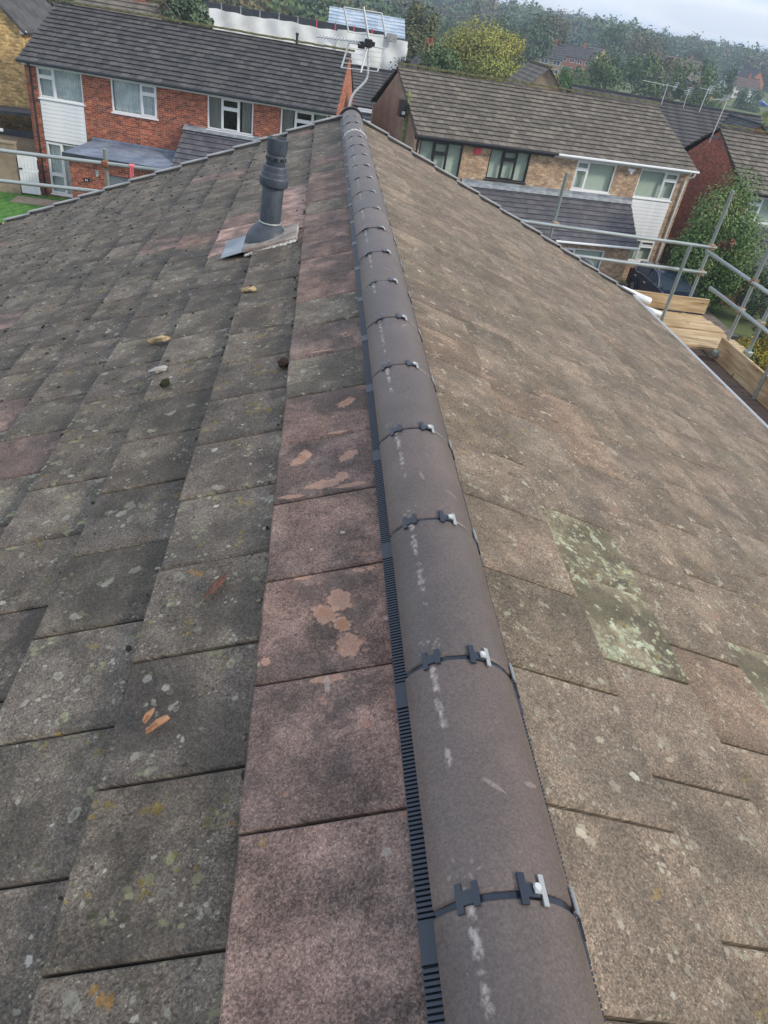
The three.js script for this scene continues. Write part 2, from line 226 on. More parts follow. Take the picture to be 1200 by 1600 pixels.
const M = {
  tileL: std({ color: new THREE.Color().setRGB(.70, .695, .695), map: texL, vertexColors: true, bumpMap: gritFine, bumpScale: .0011, roughness: .95 }),
  tileR: std({ color: new THREE.Color().setRGB(.78, .76, .745), map: texR, vertexColors: true, bumpMap: gritFine, bumpScale: .0011, roughness: .95 }),
  tileP: std({ color: new THREE.Color().setRGB(.77, .715, .69), map: texP, vertexColors: true, bumpMap: gritFine, bumpScale: .001, roughness: .95 }),
  tileC: std({ color: new THREE.Color().setRGB(.85, .85, .83), map: texC, vertexColors: true, bumpMap: gritTex, bumpScale: .003, roughness: .95 }),
  ridge: std({ color: new THREE.Color().setRGB(.70, .655, .635), map: texRidge, bumpMap: gritFine, bumpScale: .00025, roughness: .46 }),
  underlay: std({ color: rgb(40, 38, 38) }),
  blackPlastic: std({ color: rgb(40, 47, 60), roughness: .34 }),
  clipMetal: std({ color: rgb(168, 172, 172), roughness: .4, metalness: .35 }),
  screw: std({ color: rgb(215, 215, 212), roughness: .3, metalness: .5 }),
  ventGrey: std({ color: rgb(72, 80, 90), roughness: .5, map: mottled(61, [205, 208, 212], [255, 255, 255], 1.5) }),
  lead: std({ map: mottled(62, [132, 138, 146], [166, 172, 180], .8), roughness: .55, metalness: .2 }),
  verge: std({ map: mottled(63, [140, 142, 146], [172, 172, 172], .9), roughness: .6 }),
  paleTile: std({ map: mottled(68, [128, 118, 110], [174, 164, 156], 2.2), bumpMap: gritTex, bumpScale: .003 }),
  mortar: std({ map: mottled(64, [170, 164, 156], [206, 202, 196], 2), bumpMap: gritTex, bumpScale: .003 }),
  white: std({ color: rgb(232, 235, 238), roughness: .45 }),
  whiteBoard: std({ map: mottled(65, [226, 230, 236], [240, 243, 247], .5), roughness: .5 }),
  black: std({ color: rgb(34, 36, 42), roughness: .4 }),
  galv: std({ map: mottled(66, [136, 146, 146], [176, 184, 184], 1.2), roughness: .45, metalness: .45 }),
  coupler: std({ map: mottled(67, [120, 112, 100], [168, 160, 140], 9), roughness: .6, metalness: .4 }),
  rust: std({ color: rgb(128, 84, 60), roughness: .8 }),
  alu: std({ color: rgb(204, 207, 210), roughness: .4, metalness: .25 }),
  plank: std({ map: woodTex(71, [150, 122, 88], [206, 184, 148]), roughness: .85 }),
  plankDark: std({ map: woodTex(72, [84, 70, 62], [118, 100, 88]), roughness: .9 }),
  tan: std({ map: woodTex(73, [142, 116, 84], [196, 172, 134]), roughness: .8 }),
  orangeWood: std({ map: woodTex(74, [136, 92, 64], [182, 140, 104]), roughness: .8 }),
  redBrick: std({ ...bricks(81, [[160, 86, 62], [148, 74, 54], [170, 100, 74], [140, 74, 58], [164, 94, 72], [122, 68, 58]], [186, 158, 134]) }),
  buffBrick: std({ ...bricks(82, [[176, 146, 118], [190, 162, 134], [170, 140, 114], [182, 158, 136], [166, 138, 114], [188, 163, 136]], [182, 162, 140], .18) }),
  yellowBrick: std({ ...bricks(83, [[204, 172, 112], [194, 160, 104], [212, 182, 126], [184, 150, 100]], [196, 178, 140]) }),
  darkBrick: std({ ...bricks(84, [[142, 82, 68], [130, 76, 66], [150, 90, 74], [118, 72, 64], [146, 82, 66]], [140, 112, 98], .2) }),
  orangeAndSunlitBrick: std({ ...bricks(85, [[170, 100, 76], [160, 92, 68], [178, 110, 86]], [182, 146, 124]) }),  // far gable: own orange; red brick house gable: sunlight put into the colour
  render: std({ map: mottled(86, [124, 106, 92], [146, 128, 112], .7), bumpMap: gritTex, bumpScale: .008 }),
  stone: std({ map: mottled(87, [138, 122, 104], [160, 144, 124], .6), bumpMap: gritTex, bumpScale: .006 }),
  roofA: std({ color: new THREE.Color().setRGB(.92, .90, .86), map: mottled(91, [66, 66, 70], [92, 91, 93], .35, 1024), vertexColors: true, bumpMap: gritTex, bumpScale: .002 }),
  roofB: std({ color: new THREE.Color().setRGB(.78, .76, .74), map: mottled(92, [104, 99, 92], [138, 130, 120], .35, 1024), vertexColors: true, bumpMap: gritTex, bumpScale: .002 }),
  slate: std({ map: mottled(93, [78, 78, 86], [100, 98, 104], .35), vertexColors: true, roughness: .7 }),
  moss: std({ map: mottled(94, [64, 66, 38], [112, 104, 62], 1.6), bumpMap: gritTex, bumpScale: .02 }),
  felt: std({ map: mottled(95, [104, 114, 132], [132, 142, 158], .4), roughness: .7 }),
  feltDark: std({ map: mottled(96, [44, 47, 54], [62, 66, 74], .4), roughness: .7 }),
  glass: new THREE.MeshPhysicalMaterial({ color: rgb(240, 246, 246), transmission: 1, thickness: 0, roughness: .02, ior: 1.5 }),
  curtain: std({ map: mottled(97, [196, 202, 206], [222, 226, 228], .8), roughness: 1, side: THREE.DoubleSide }),
  drape: std({ color: rgb(150, 150, 148), roughness: 1, side: THREE.DoubleSide }),
  blind: std({ color: rgb(214, 222, 208), roughness: .8, side: THREE.DoubleSide }),
  roomWall: std({ color: rgb(120, 116, 110), roughness: 1 }),
  garageDoor: std({ map: mottled(98, [112, 122, 128], [130, 140, 146], .5), roughness: .5 }),
  paint: new THREE.MeshPhysicalMaterial({ color: rgb(34, 42, 66), roughness: .35, metalness: .3, clearcoat: 1, clearcoatRoughness: .05 }),
  carGlass: new THREE.MeshPhysicalMaterial({ color: rgb(84, 100, 118), roughness: .04, clearcoat: 1, metalness: .55 }),
  tyre: std({ color: rgb(28, 28, 30), roughness: .9 }), rim: std({ color: rgb(150, 154, 160), roughness: .3, metalness: .7 }),
  lamp: std({ color: rgb(210, 215, 220), roughness: .15 }), redLamp: std({ color: rgb(120, 18, 20), roughness: .2 }),
  pink: std({ color: rgb(216, 70, 96), roughness: .6 }), tape: std({ color: rgb(232, 120, 134), roughness: .6, side: THREE.DoubleSide }),
  algae: std({ map: mottled(99, [96, 112, 62], [150, 160, 104], 1.6), roughness: .9 }),
  sheet: std({ map: mottled(100, [226, 230, 234], [240, 242, 244], .3), roughness: .6, side: THREE.DoubleSide }),
  tin: std({ map: mottled(101, [170, 186, 202], [206, 216, 226], .3), roughness: .4, metalness: .3 }),
  bark: std({ map: mottled(102, [70, 60, 50], [104, 92, 78], 1.2), roughness: 1 }),
  leaf: std({ vertexColors: true, roughness: .75, side: THREE.DoubleSide }),
  sign: std({ color: rgb(24, 24, 26), roughness: .4 }),
};

// ---------------------------------------------------------------- roof tiles
// a slab with worn edges: x along the ridge, y out of the roof, z down the slope (0 at its lower edge)
function tileGeo(w, l, t, R, uv, tone, wear = .0025) {
  const P = [], ch = .004 + R() * .003, J = () => (R() - .5) * wear;
  const nl = 5; for (let i = 0; i < nl; i++) P.push([-w / 2 + w * i / (nl - 1), J()]);
  P.push([w / 2 + J() * .4, -l * .35], [w / 2 + J() * .4, -l * .7], [w / 2, -l], [-w / 2, -l], [-w / 2 + J() * .4, -l * .7], [-w / 2 + J() * .4, -l * .35]);
  const n = P.length, pos = [], uvs = [], nor = [], sag = () => (R() - .5) * .0012;
  const top = P.map(([x, z]) => [x - Math.sign(x) * ch * (Math.abs(x) > w * .4 ? 1 : 0), sag(), z > -l * .1 ? z - ch : z < -l * .9 ? z + ch : z]);
  const mid = P.map(([x, z]) => [x, -ch * .9, z]), low = P.map(([x, z]) => [x, -t, z]);
  const add = (a, b, c) => { const A = V(...a), B = V(...b), C = V(...c), N = B.clone().sub(A).cross(C.clone().sub(A)).normalize(); for (const q of [a, b, c]) { pos.push(...q); nor.push(N.x, N.y, N.z); uvs.push((q[0] + w / 2) / uv.S + uv.u, (-q[2] + q[1]) / uv.S + uv.v); } };
  const ring = (A, B) => { for (let i = 0; i < n; i++) { const j = (i + 1) % n; add(A[i], B[i], B[j]); add(A[i], B[j], A[j]); } };
  const ctr = [0, .0004, -l / 2]; for (let i = 0; i < n; i++) add(ctr, top[i], top[(i + 1) % n]);
  ring(top, mid); ring(mid, low);
  const g = new THREE.BufferGeometry(); g.setAttribute('position', new THREE.Float32BufferAttribute(pos, 3)); g.setAttribute('normal', new THREE.Float32BufferAttribute(nor, 3)); g.setAttribute('uv', new THREE.Float32BufferAttribute(uvs, 2));
  return tint(g, tone);
}
const frustum = new THREE.Frustum().setFromProjectionMatrix(new THREE.Matrix4().multiplyMatrices(camera.projectionMatrix, camera.matrixWorldInverse));
// lays courses of tiles; frame maps roof axes to the parent's axes. The largest in view become parts, the rest one joined part.
function layTiles(parent, name, frames, most) {
  parent.updateMatrixWorld(true); const list = [], q = V(0, 0, 0);
  for (const f of frames) for (const t of f.tiles) {
    const m = f.frame.clone().multiply(t.m); q.setFromMatrixPosition(m).sub(parent.off ?? V(0, 0, 0)).applyMatrix4(parent.matrixWorld);
    list.push({ ...t, m, vis: f.visible !== false && frustum.containsPoint(q) ? 1 / q.distanceToSquared(camera.position) : 0 });
  }
  list.sort((a, b) => b.vis - a.vis);
  const rest = new Map();
  list.forEach((t, i) => {
    if (i < most && t.vis > 0) { const o = mesh(name, t.geo, t.mat, parent); const p = o.position.clone(); t.m.decompose(o.position, o.quaternion, o.scale); o.position.add(p); }
    else { if (!rest.has(t.mat)) rest.set(t.mat, []); rest.get(t.mat).push(t.geo.clone().applyMatrix4(t.m)); }
  });
  if (rest.size) {
    const mats = [...rest.keys()], gs = mats.map(k => mergeGeometries(rest.get(k), false));
    const g = mergeGeometries(gs, true), o = new THREE.Mesh(g, mats.length > 1 ? mats : mats[0]); if (mats.length === 1) g.clearGroups();
    o.name = name + '_field'; o.userData.kind = 'stuff'; o.castShadow = o.receiveShadow = true; if (parent.off) o.position.sub(parent.off); parent.add(o);
  }
}
// one slope: x0..x1 along, courses with lower edges at s1 + k*g
function slope({ x0, x1, courses, s1, g, w, T, lap = .055, joints, pick, R, gap = .005, lift = .002, skew = .0035 }) {
  const out = [], tilt = -Math.atan2(T, g);
  for (let c = 0; c < courses; c++) {
    const off = joints[c % 2], k0 = Math.floor((x0 - off) / w);
    for (let k = k0; ; k++) {
      let a = off + k * w, b = a + w; if (a >= x1 - .02) break; if (b <= x0 + .02) continue; a = Math.max(a, x0); b = Math.min(b, x1);
      const { geo, mat } = pick(c, k, a, b);
      const e = new THREE.Euler(tilt + (R() - .5) * .006, (R() - .5) * skew, (R() - .5) * .006);
      const m = new THREE.Matrix4().compose(V((a + b) / 2, (R() - .5) * lift, s1 + c * g + (R() - .5) * .006), new THREE.Quaternion().setFromEuler(e), V((b - a - gap) / (w - gap), 1, 1));
      out.push({ m, geo, mat });
    }
  }
  return out;
}
const basis = (X, Y, Z, O) => new THREE.Matrix4().makeBasis(X, Y, Z).setPosition(O);

// ---------------------------------------------------------------- the house under the camera
const GROUND = -7.8, GABLE = -8.64, NEAR = 2.2, XB = .1107, YB = -.019, PL = .4015, PR = .3854, LEN = 4.23;
const home = thing('tiled_house', 'nearest house, its weathered tiled roof with a new dark ridge filling the picture', 'house', [0, GROUND, -3.2]);
home.off = V(0, GROUND, -3.2);
const slopePoint = (side, s, z, h = 0) => { const p = side < 0 ? PL : PR; return V(side * (XB + s * Math.cos(p) + Math.sin(p) * h), YB - s * Math.sin(p) + Math.cos(p) * h, z); };
const slopeFrame = side => { const p = side < 0 ? PL : PR; return basis(V(0, 0, -side), V(side * Math.sin(p), Math.cos(p), 0), V(side * Math.cos(p), -Math.sin(p), 0), V(side * XB, YB, 0)); };
{
  const R = mulberry(301), w = .3323, wt = w - .007, T = .027, l = .385;
  const tone = (d, warm = 0) => { const v = 1 + (R() - .5) * d; return [v * (1 + (R() - .5) * .05 + warm), v, v * (1 + (R() - .5) * .05 - warm)]; };
  const gL = Array.from({ length: 60 }, () => tileGeo(wt, l, T, R, { S: 3.4, u: R(), v: R() }, tone(.26, .012)));
  const gR = Array.from({ length: 60 }, () => tileGeo(wt, l, T, R, { S: 3.4, u: R(), v: R() }, tone(.22, .012)));
  const gRp = Array.from({ length: 6 }, () => tileGeo(wt, l, T, R, { S: 3.4, u: R(), v: R() }, [1.08, .99, .95]));
  const gP = Array.from({ length: 30 }, (_, k) => tileGeo(wt, l, T, R, { S: 2.0, u: (k % 6) * .33333 / 2 + .0015, v: Math.floor(k / 6) * .4 / 2 + .004 }, [1, 2, 4].includes(k) ? [1.05, 1.0, .98] : tone(.12, .01), .004));
  const gPale = Array.from({ length: 4 }, (_, k) => tileGeo(wt, l, T, R, { S: 2.0, u: R(), v: R() }, [1.8, 1.74, 1.74]));
  const gC = Array.from({ length: 2 }, (_, k) => tileGeo(wt, l, T, R, { S: .8, u: k * .45, v: .1 }, [1, 1, 1], .006));
  const jl = [-.2007 % w, -.0265], jr = [.2189 % w, .036];
  // left slope x runs towards the camera (+z); right slope x runs away (-z)
  const left = slope({ x0: GABLE, x1: NEAR, courses: 13, s1: .3267, g: .3245, w, T, joints: jl, R, gap: .007, pick: (c, k, a, b) => {
    const i = Math.round((-.2007 - b) / w);      // 0 = the tile whose near joint is the one seen by the third ridge joint
    if (c === 0) { const pat = { '-2': 12, '-1': 8, 0: 2, 1: 1, 2: 9, 3: 3, 4: 4, 6: 6, 8: 7, 9: 13, 10: 10, 11: 14, 12: 15 }; if (pat[i] !== undefined) return { geo: gP[pat[i]], mat: M.tileP }; if (i > 12 && R() < .45) return { geo: gP[7 + Math.floor(R() * 20)], mat: M.tileP }; }
    const mid = (a + b) / 2;
    if (c === 1 && mid < -4.1 && mid > -5.6 || c === 2 && mid < -4.2 && mid > -5.5) { if (R() < (mid > -4.9 ? .8 : .4)) return { geo: gPale[Math.floor(R() * 4)], mat: M.tileP }; if (R() < .6) return { geo: gP[7 + Math.floor(R() * 20)], mat: M.tileP }; }
    if (R() < .05) return { geo: gP[7 + Math.floor(R() * 20)], mat: M.tileP };
    return { geo: gL[Math.floor(R() * 60)], mat: M.tileL };
  } });
  const right = slope({ x0: -NEAR, x1: -GABLE, courses: 13, s1: .350, g: .3225, w, T, joints: jr, R, gap: .007, pick: (c, k, a, b) => {
    const mid = -(a + b) / 2;
    if (c === 1 && mid < -1.05 && mid > -1.36) return { geo: gC[0], mat: M.tileC };
    if (c === 1 && mid < -.72 && mid > -1.04 || c === 3 && mid < -.7 && mid > -1.05) return { geo: gC[1], mat: M.tileC };
    if (c === 1 && mid < -2.1 && mid > -2.4 || c === 0 && mid < -2.15 && mid > -2.45 || R() < .05) return { geo: gRp[Math.floor(R() * 6)], mat: M.tileR };
    return { geo: gR[Math.floor(R() * 60)], mat: M.tileR };
  } });
  layTiles(home, 'roof_tile', [{ frame: slopeFrame(-1), tiles: left }, { frame: slopeFrame(1), tiles: right }], 300);
  // deck, walls
  for (const s of [-1, 1]) { const f = slopeFrame(s), L = NEAR - GABLE - .02; const g = metric(new THREE.BoxGeometry(L, .03, LEN + .08)); g.translate(0, -.062, LEN / 2 - .03).applyMatrix4(f).translate(0, 0, (NEAR + GABLE) / 2); mesh('underlay', g, M.underlay, home); }
  const e1 = slopePoint(1, LEN - .35, 0, -.09), e0 = slopePoint(-1, LEN - .35, 0, -.09), sh = new THREE.Shape([new THREE.Vector2(e0.x, GROUND), new THREE.Vector2(e1.x, GROUND), new THREE.Vector2(e1.x, e1.y), new THREE.Vector2(0, -.09), new THREE.Vector2(e0.x, e0.y)]);
  mesh('gable_wall', metric(new THREE.ExtrudeGeometry(sh, { depth: .28, bevelEnabled: false }).translate(0, 0, GABLE + .04)), M.redBrick, home);
  mesh('gable_wall', metric(new THREE.ExtrudeGeometry(sh, { depth: .28, bevelEnabled: false }).translate(0, 0, NEAR - .4)), M.redBrick, home);
  mesh('side_wall', bx(e1.x - .28, e1.x, GROUND, e1.y, GABLE + .33, NEAR - .41), M.redBrick, home); mesh('side_wall', bx(e0.x, e0.x + .28, GROUND, e0.y, GABLE + .33, NEAR - .41), M.redBrick, home);
  // verge caps, one to a course, stepping down the gable
  for (const s of [-1, 1]) for (let c = 0; c < 13; c++) {
    const p = s < 0 ? PL : PR, g0 = s < 0 ? .3245 : .3225, s1 = (s < 0 ? .3267 : .35) + c * g0, len = (c ? g0 : .33) + .012;
    const sh2 = new THREE.Shape([[0, 0], [.062, 0], [.062, -.006], [.006, -.008], [.006, -.085], [-.012, -.085], [-.012, -.006]].map(a => new THREE.Vector2(...a)));
    const g = metric(new THREE.ExtrudeGeometry(sh2, { depth: len, bevelEnabled: true, bevelThickness: .003, bevelSize: .003, bevelSegments: 1 }));
    // profile x -> along the roof inwards (+z), y -> out of the roof, extrusion -> down the slope
    const m = basis(V(0, 0, 1), V(s * Math.sin(p), Math.cos(p), 0), V(s * Math.cos(p), -Math.sin(p), 0), slopePoint(s, s1 - len + .006, GABLE - .004, .012 + .002 * (c % 2)));
    const rot = new THREE.Matrix4().makeRotationX(-.062);
    g.applyMatrix4(rot); g.applyMatrix4(m); if (s > 0) { for (const k of ['position', 'uv']) { const q = g.attributes[k], z = q.itemSize, A = q.array; for (let i = 0; i < q.count; i += 3) for (let e = 0; e < z; e++) { const o = A[(i + 1) * z + e]; A[(i + 1) * z + e] = A[(i + 2) * z + e]; A[(i + 2) * z + e] = o; } } } g.computeVertexNormals(); mesh('verge_cap', g, M.verge, home);
  }
  // gutters
  for (const s of [-1, 1]) {
    const e = slopePoint(s, LEN + .03, 0, -.028), pts = []; for (let i = 0; i <= 10; i++) { const a = Math.PI + Math.PI * i / 10; pts.push(new THREE.Vector2(Math.cos(a) * .055, Math.sin(a) * .055)); } for (let i = 10; i >= 0; i--) { const a = Math.PI + Math.PI * i / 10; pts.push(new THREE.Vector2(Math.cos(a) * .050, Math.sin(a) * .050)); }
    mesh('gutter', metric(new THREE.ExtrudeGeometry(new THREE.Shape(pts), { depth: NEAR - GABLE + .1, bevelEnabled: false }).translate(e.x, e.y + .012, GABLE - .05)), s > 0 ? M.white : M.black, home);
  }
}
// ridge: third-round tiles on a ventilated roll, clipped at each joint
{
  const R = mulberry(77), W = .1107, h = .066, rad = (W * W + h * h) / (2 * h), half = Math.asin(W / rad), seg = 22, th = .012;
  const cy = h - rad;
  const arc = (a, r) => [Math.sin(a) * r, cy + Math.cos(a) * r];
  function ridgeGeo(len, k) {
    const pos = [], uv = [], idx = [], prof = [];
    for (let i = 0; i <= seg; i++) prof.push([...arc(-half + 2 * half * i / seg, rad), (i / seg) * .25]);
    const nz = 6, rows = []; const b = .003;
    const pushRow = (z, inset, dr) => { rows.push(pos.length / 3); for (let i = 0; i <= seg; i++) { const a = -half + 2 * half * i / seg, [x, y] = arc(a, rad - dr); pos.push(x, y, z); uv.push((k % 3) * .3333 + .026 + (i / seg) * .25, Math.floor(k / 3) * .5 + .02 + (len - z) / .45 * .45 * 0 + .45 * clamp((-z) / .45)); } };
    // z from 0 (near end) to -len; inner face, near rim, outer, far rim
    pushRow(-.0, 0, th); pushRow(0, 0, b); pushRow(-b, 0, 0); for (let j = 1; j < nz; j++) pushRow(-len * j / nz, 0, 0); pushRow(-len + b, 0, 0); pushRow(-len, 0, b); pushRow(-len, 0, th); pushRow(0, 0, th);
    for (let r = 0; r + 1 < rows.length; r++) for (let i = 0; i < seg; i++) { const a = rows[r] + i, c = rows[r + 1] + i; idx.push(a, a + 1, c, a + 1, c + 1, c); }
    // long edges
    const g0 = new THREE.BufferGeometry(); g0.setAttribute('position', new THREE.Float32BufferAttribute(pos, 3)); g0.setAttribute('uv', new THREE.Float32BufferAttribute(uv, 2)); g0.setIndex(idx); const g = g0.toNonIndexed(); g.computeVertexNormals();
    // smooth the outer face across the arc
    const p = g.attributes.position, n = g.attributes.normal; for (let i = 0; i < p.count; i++) { const x = p.getX(i), y = p.getY(i) - cy, rr = Math.hypot(x, y); if (rr > rad - .0005 && Math.abs(n.getZ(i)) < .3) n.setXYZ(i, x / rr, y / rr, 0); }
    const e = [-1, 1].map(s => { const a = half * s, [x1, y1] = arc(a, rad), [x0, y0] = arc(a, rad - th); const q = new THREE.BufferGeometry(); const A = [x0, y0, 0], B = [x1, y1, 0], C = [x1, y1, -len], D = [x0, y0, -len]; q.setAttribute('position', new THREE.Float32BufferAttribute([...A, ...B, ...C, ...A, ...C, ...D], 3)); q.setAttribute('uv', new THREE.Float32BufferAttribute(new Array(12).fill(.3), 2)); q.computeVertexNormals(); return q; });
    return merge([g, ...e]);
  }
  const gs = Array.from({ length: 6 }, (_, k) => ridgeGeo(.4395, k)), ridgeMats = [[1, 1, 1], [1.09, 1.06, 1.05], [.93, .94, .95], [1.03, 1.0, .97]].map(c => { const m = M.ridge.clone(); m.color.r *= c[0]; m.color.g *= c[1]; m.color.b *= c[2]; return m; });
  // H-shaped clip bent over the crown: two bars across the joint and a bridge
  const clip = new THREE.Group();
  const plate = (a0, a1, z0, z1, lift, t) => { const pos = [], idx = [], n = 6; for (const r of [rad + lift + t, rad + lift]) for (let i = 0; i <= n; i++) { const a = a0 + (a1 - a0) * i / n, [x, y] = arc(a, r); pos.push(x, y, z0, x, y, z1); } const o = 2 * (n + 1); for (let i = 0; i < n; i++) { const p = 2 * i; idx.push(p, p + 1, p + 2, p + 1, p + 3, p + 2, o + p, o + p + 2, o + p + 1, o + p + 1, o + p + 2, o + p + 3, p, p + 2, o + p, p + 2, o + p + 2, o + p, p + 1, o + p + 1, p + 3, p + 3, o + p + 1, o + p + 3); } const e = 2 * n; idx.push(0, o, 1, 1, o, o + 1, e, e + 1, o + e, e + 1, o + e + 1, o + e); const g0 = new THREE.BufferGeometry(); g0.setAttribute('position', new THREE.Float32BufferAttribute(pos, 3)); g0.setAttribute('uv', new THREE.Float32BufferAttribute(new Array(pos.length / 3 * 2).fill(0), 2)); g0.setIndex(idx); const g = g0.toNonIndexed(); g.computeVertexNormals(); return g; };
  const A = x => Math.asin(clamp(x / rad, -.95, .95));
  const kinds = [
    { dark: [plate(A(-.081), A(-.073), -.024, .018, .001, .004), plate(A(-.060), A(-.051), -.022, .013, .003, .003), plate(A(-.073), A(-.060), -.012, .008, .002, .003)], metal: null },
    { dark: [plate(A(.004), A(.015), -.027, .018, .002, .004), plate(A(.015), A(.034), -.012, .007, .002, .003)], metal: [plate(A(.037), A(.045), -.027, .018, .003, .003), plate(A(.025), A(.038), -.012, .003, .006, .003)], screw: .030 },
    { dark: [plate(A(.112) , A(.1175), -.022, .034, .001, .004)], metal: [plate(A(.102), A(.110), -.033, .008, .004, .003)] }];
  for (let n = -5; n <= 18; n++) {
    const z = -n * .45, near = V(0, 0, z).distanceTo(camera.position), last = n === 18;
    const t = mesh('ridge_tile', last ? ridgeGeo(.50, 2) : gs[(n * 7 + 35) % 6], ridgeMats[(n * 5 + 25) % 4], home);
    t.position.z += z - .005; t.position.y += (R() - .5) * .004; t.rotation.x = (R() - .5) * .009; t.rotation.y = (R() - .5) * .013;
    // union strip under the joint
    const u = mesh('joint_seal', plate(-half * .98, half * .98, -.03, .03, -.011, .0085), M.blackPlastic, home); u.position.z += z;
    for (const k of kinds) { const c = mesh('ridge_clip', k.dark, M.blackPlastic, home); c.position.z += z + (R() - .5) * .006; c.rotation.z = (R() - .5) * .02; if (k.metal) { mesh('clip_plate', k.metal, M.clipMetal, c); } if (k.screw) { const [x, y] = arc(A(k.screw), rad + .009); mesh('screw', new THREE.CylinderGeometry(.0055, .0065, .004, 12).rotateZ(-A(k.screw)).translate(x, y, -.006), M.screw, c); } }
  }
  // mortar left on one joint, end cap
  const mz = -7.13; mesh('mortar_band', [plate(-half, half, -.05, .06, -.001, .004)], M.mortar, home).position.z += mz;
  const cap = new THREE.Shape(); for (let i = 0; i <= 20; i++) { const a = -half * 1.12 + 2.24 * half * i / 20, [x, y] = arc(a, rad + .018); i ? cap.lineTo(x, y) : cap.moveTo(x, y); } cap.lineTo(.09, -.09); cap.lineTo(-.09, -.09);
  mesh('ridge_end_cap', metric(new THREE.ExtrudeGeometry(cap, { depth: .05, bevelEnabled: true, bevelSize: .004, bevelThickness: .004, bevelSegments: 2 }).translate(0, 0, GABLE - .05)), M.black, home);
  // ventilated strips with their combs of ribs
  for (const s of [-1, 1]) {
    const f = slopeFrame(s), list = [], p = s < 0 ? PL : PR, y0 = -.012; const L0 = s < 0 ? GABLE + .06 : -NEAR, L1 = s < 0 ? NEAR : -GABLE - .06;
    list.push(bx(L0, L1, y0 - .006, y0, -.06, .0195), bx(L0, L1, y0 - .02, y0 - .0, .020, .0225));
    for (let x = L0; x < L1; x += .0082) { const q = ((x * (s < 0 ? 1 : -1)) % .45 + .45) % .45; if (q < .055) continue; list.push(new THREE.BoxGeometry(.0046, .0065, .036).translate(x, y0 + .0032, .003)); }
    for (let x = Math.ceil(L0 / .45) * .45; x < L1; x += .45) { const xx = s < 0 ? x + .0275 : x - .0275; list.push(bx(xx - .028, xx + .028, y0, y0 + .0075, -.02, .0215)); }
    const g = merge(list.map(e => { const q = e.index ? e.toNonIndexed() : e; return q; })); g.applyMatrix4(f); mesh('ridge_vent_strip', g, M.blackPlastic, home);
  }
}
// ---------------------------------------------------------------- things on the roof
{
  const base = slopePoint(-1, .57, -4.22), v = thing('vent_pipe', 'dark grey plastic soil vent pipe standing on the left roof slope', 'vent pipe', [base.x, base.y - .02, base.z]);
  const lathe = (pts) => new THREE.LatheGeometry(pts.map(a => new THREE.Vector2(...a)), 36);
  const t = .055;                               // leans a little towards the ridge
  const part = (n, g, m) => { const o = mesh(n, g, m, v); o.rotation.z = -t; o.position.x = .005; return o; };
  part('pipe', lathe([[.066, .07], [.066, .36], [.0, .36]]), M.ventGrey);
  part('lower_ring', lathe([[.066, .115], [.0705, .117], [.0705, .125], [.066, .127]]), M.clipMetal);
  part('collar', lathe([[.066, .335], [.082, .338], [.088, .345], [.089, .385], [.084, .392], [.080, .394], [.080, .415], [.076, .420], [.072, .422], [.072, .448], [.066, .456], [.060, .458]]), M.ventGrey);
  part('cowl', lathe([[.056, .455], [.058, .48], [.060, .485], [.060, .505], [.056, .508], [.055, .522], [.061, .525], [.063, .60], [.058, .605], [.052, .604], [.050, .56], [0, .555]]), M.ventGrey);
  const slits = []; for (let i = 0; i < 9; i++) { const a = i / 9 * 6.283; slits.push(bx(-.012, .012, .486, .503, .0585, .0615).applyMatrix4(new THREE.Matrix4().makeRotationY(a))); } part('cowl_slots', slits, M.black);
  // weathering boot: a round skirt sinking into the slope
  const boot = new THREE.LatheGeometry([[.150, -.10], [.146, -.02], [.136, .03], [.116, .068], [.092, .096], [.076, .112], [.067, .118]].map(a => new THREE.Vector2(...a)), 36); const o = mesh('boot', boot, M.ventGrey, v); o.rotation.z = -t; o.position.set(.002, -.004, 0);
  // base sheet on the tile with a mortared lower edge
  const f = slopeFrame(-1); const sheet = (x0, x1, s0, s1, h0, h1) => bx(x0, x1, h0, h1, s0, s1).applyMatrix4(f).translate(-base.x, -base.y + .02, -base.z);
  mesh('lead_flashing', [sheet(-4.40, -4.02, .68, .86, .010, .014)], M.lead, v);
  const toV = g => g.applyMatrix4(f).translate(-base.x, -base.y + .02, -base.z);
  const slab = new RoundedBoxGeometry(.33, .026, .36, 3, .010).rotateX(-.05); { const p = slab.attributes.position; for (let i = 0; i < p.count; i++) { const x = p.getX(i), z = p.getZ(i); if (x > .1) p.setX(i, x + .006 * Math.sin(z * 60) + .004 * Math.sin(z * 131)); p.setY(i, p.getY(i) + .002 * Math.sin(z * 47 + x * 20)); } slab.computeVertexNormals(); }
  mesh('base_tile', toV(metric(slab.translate(-4.185, .004, .54))), M.paleTile, v);
  const bed = []; for (let i = 0; i < 15; i++) { const q = lump(mulberry(40 + i), .017, 1.2, .55, 1.1, 1); bed.push(q.translate(-4.018 + .006 * Math.sin(i * 2.3), -.012, .385 + i * .022)); } mesh('mortar_bed', bed.map(g => toV(metric(g))), M.mortar, v);
}
function lump(R, r, sx, sy, sz, det = 1) { const g = new THREE.IcosahedronGeometry(r, det), p = g.attributes.position, m = new Map(); for (let i = 0; i < p.count; i++) { const k = [p.getX(i), p.getY(i), p.getZ(i)].map(e => e.toFixed(4)).join(); if (!m.has(k)) m.set(k, .72 + R() * .5); const s = m.get(k); p.setXYZ(i, p.getX(i) * s * sx, p.getY(i) * s * sy, p.getZ(i) * s * sz); } g.computeVertexNormals(); return g; }
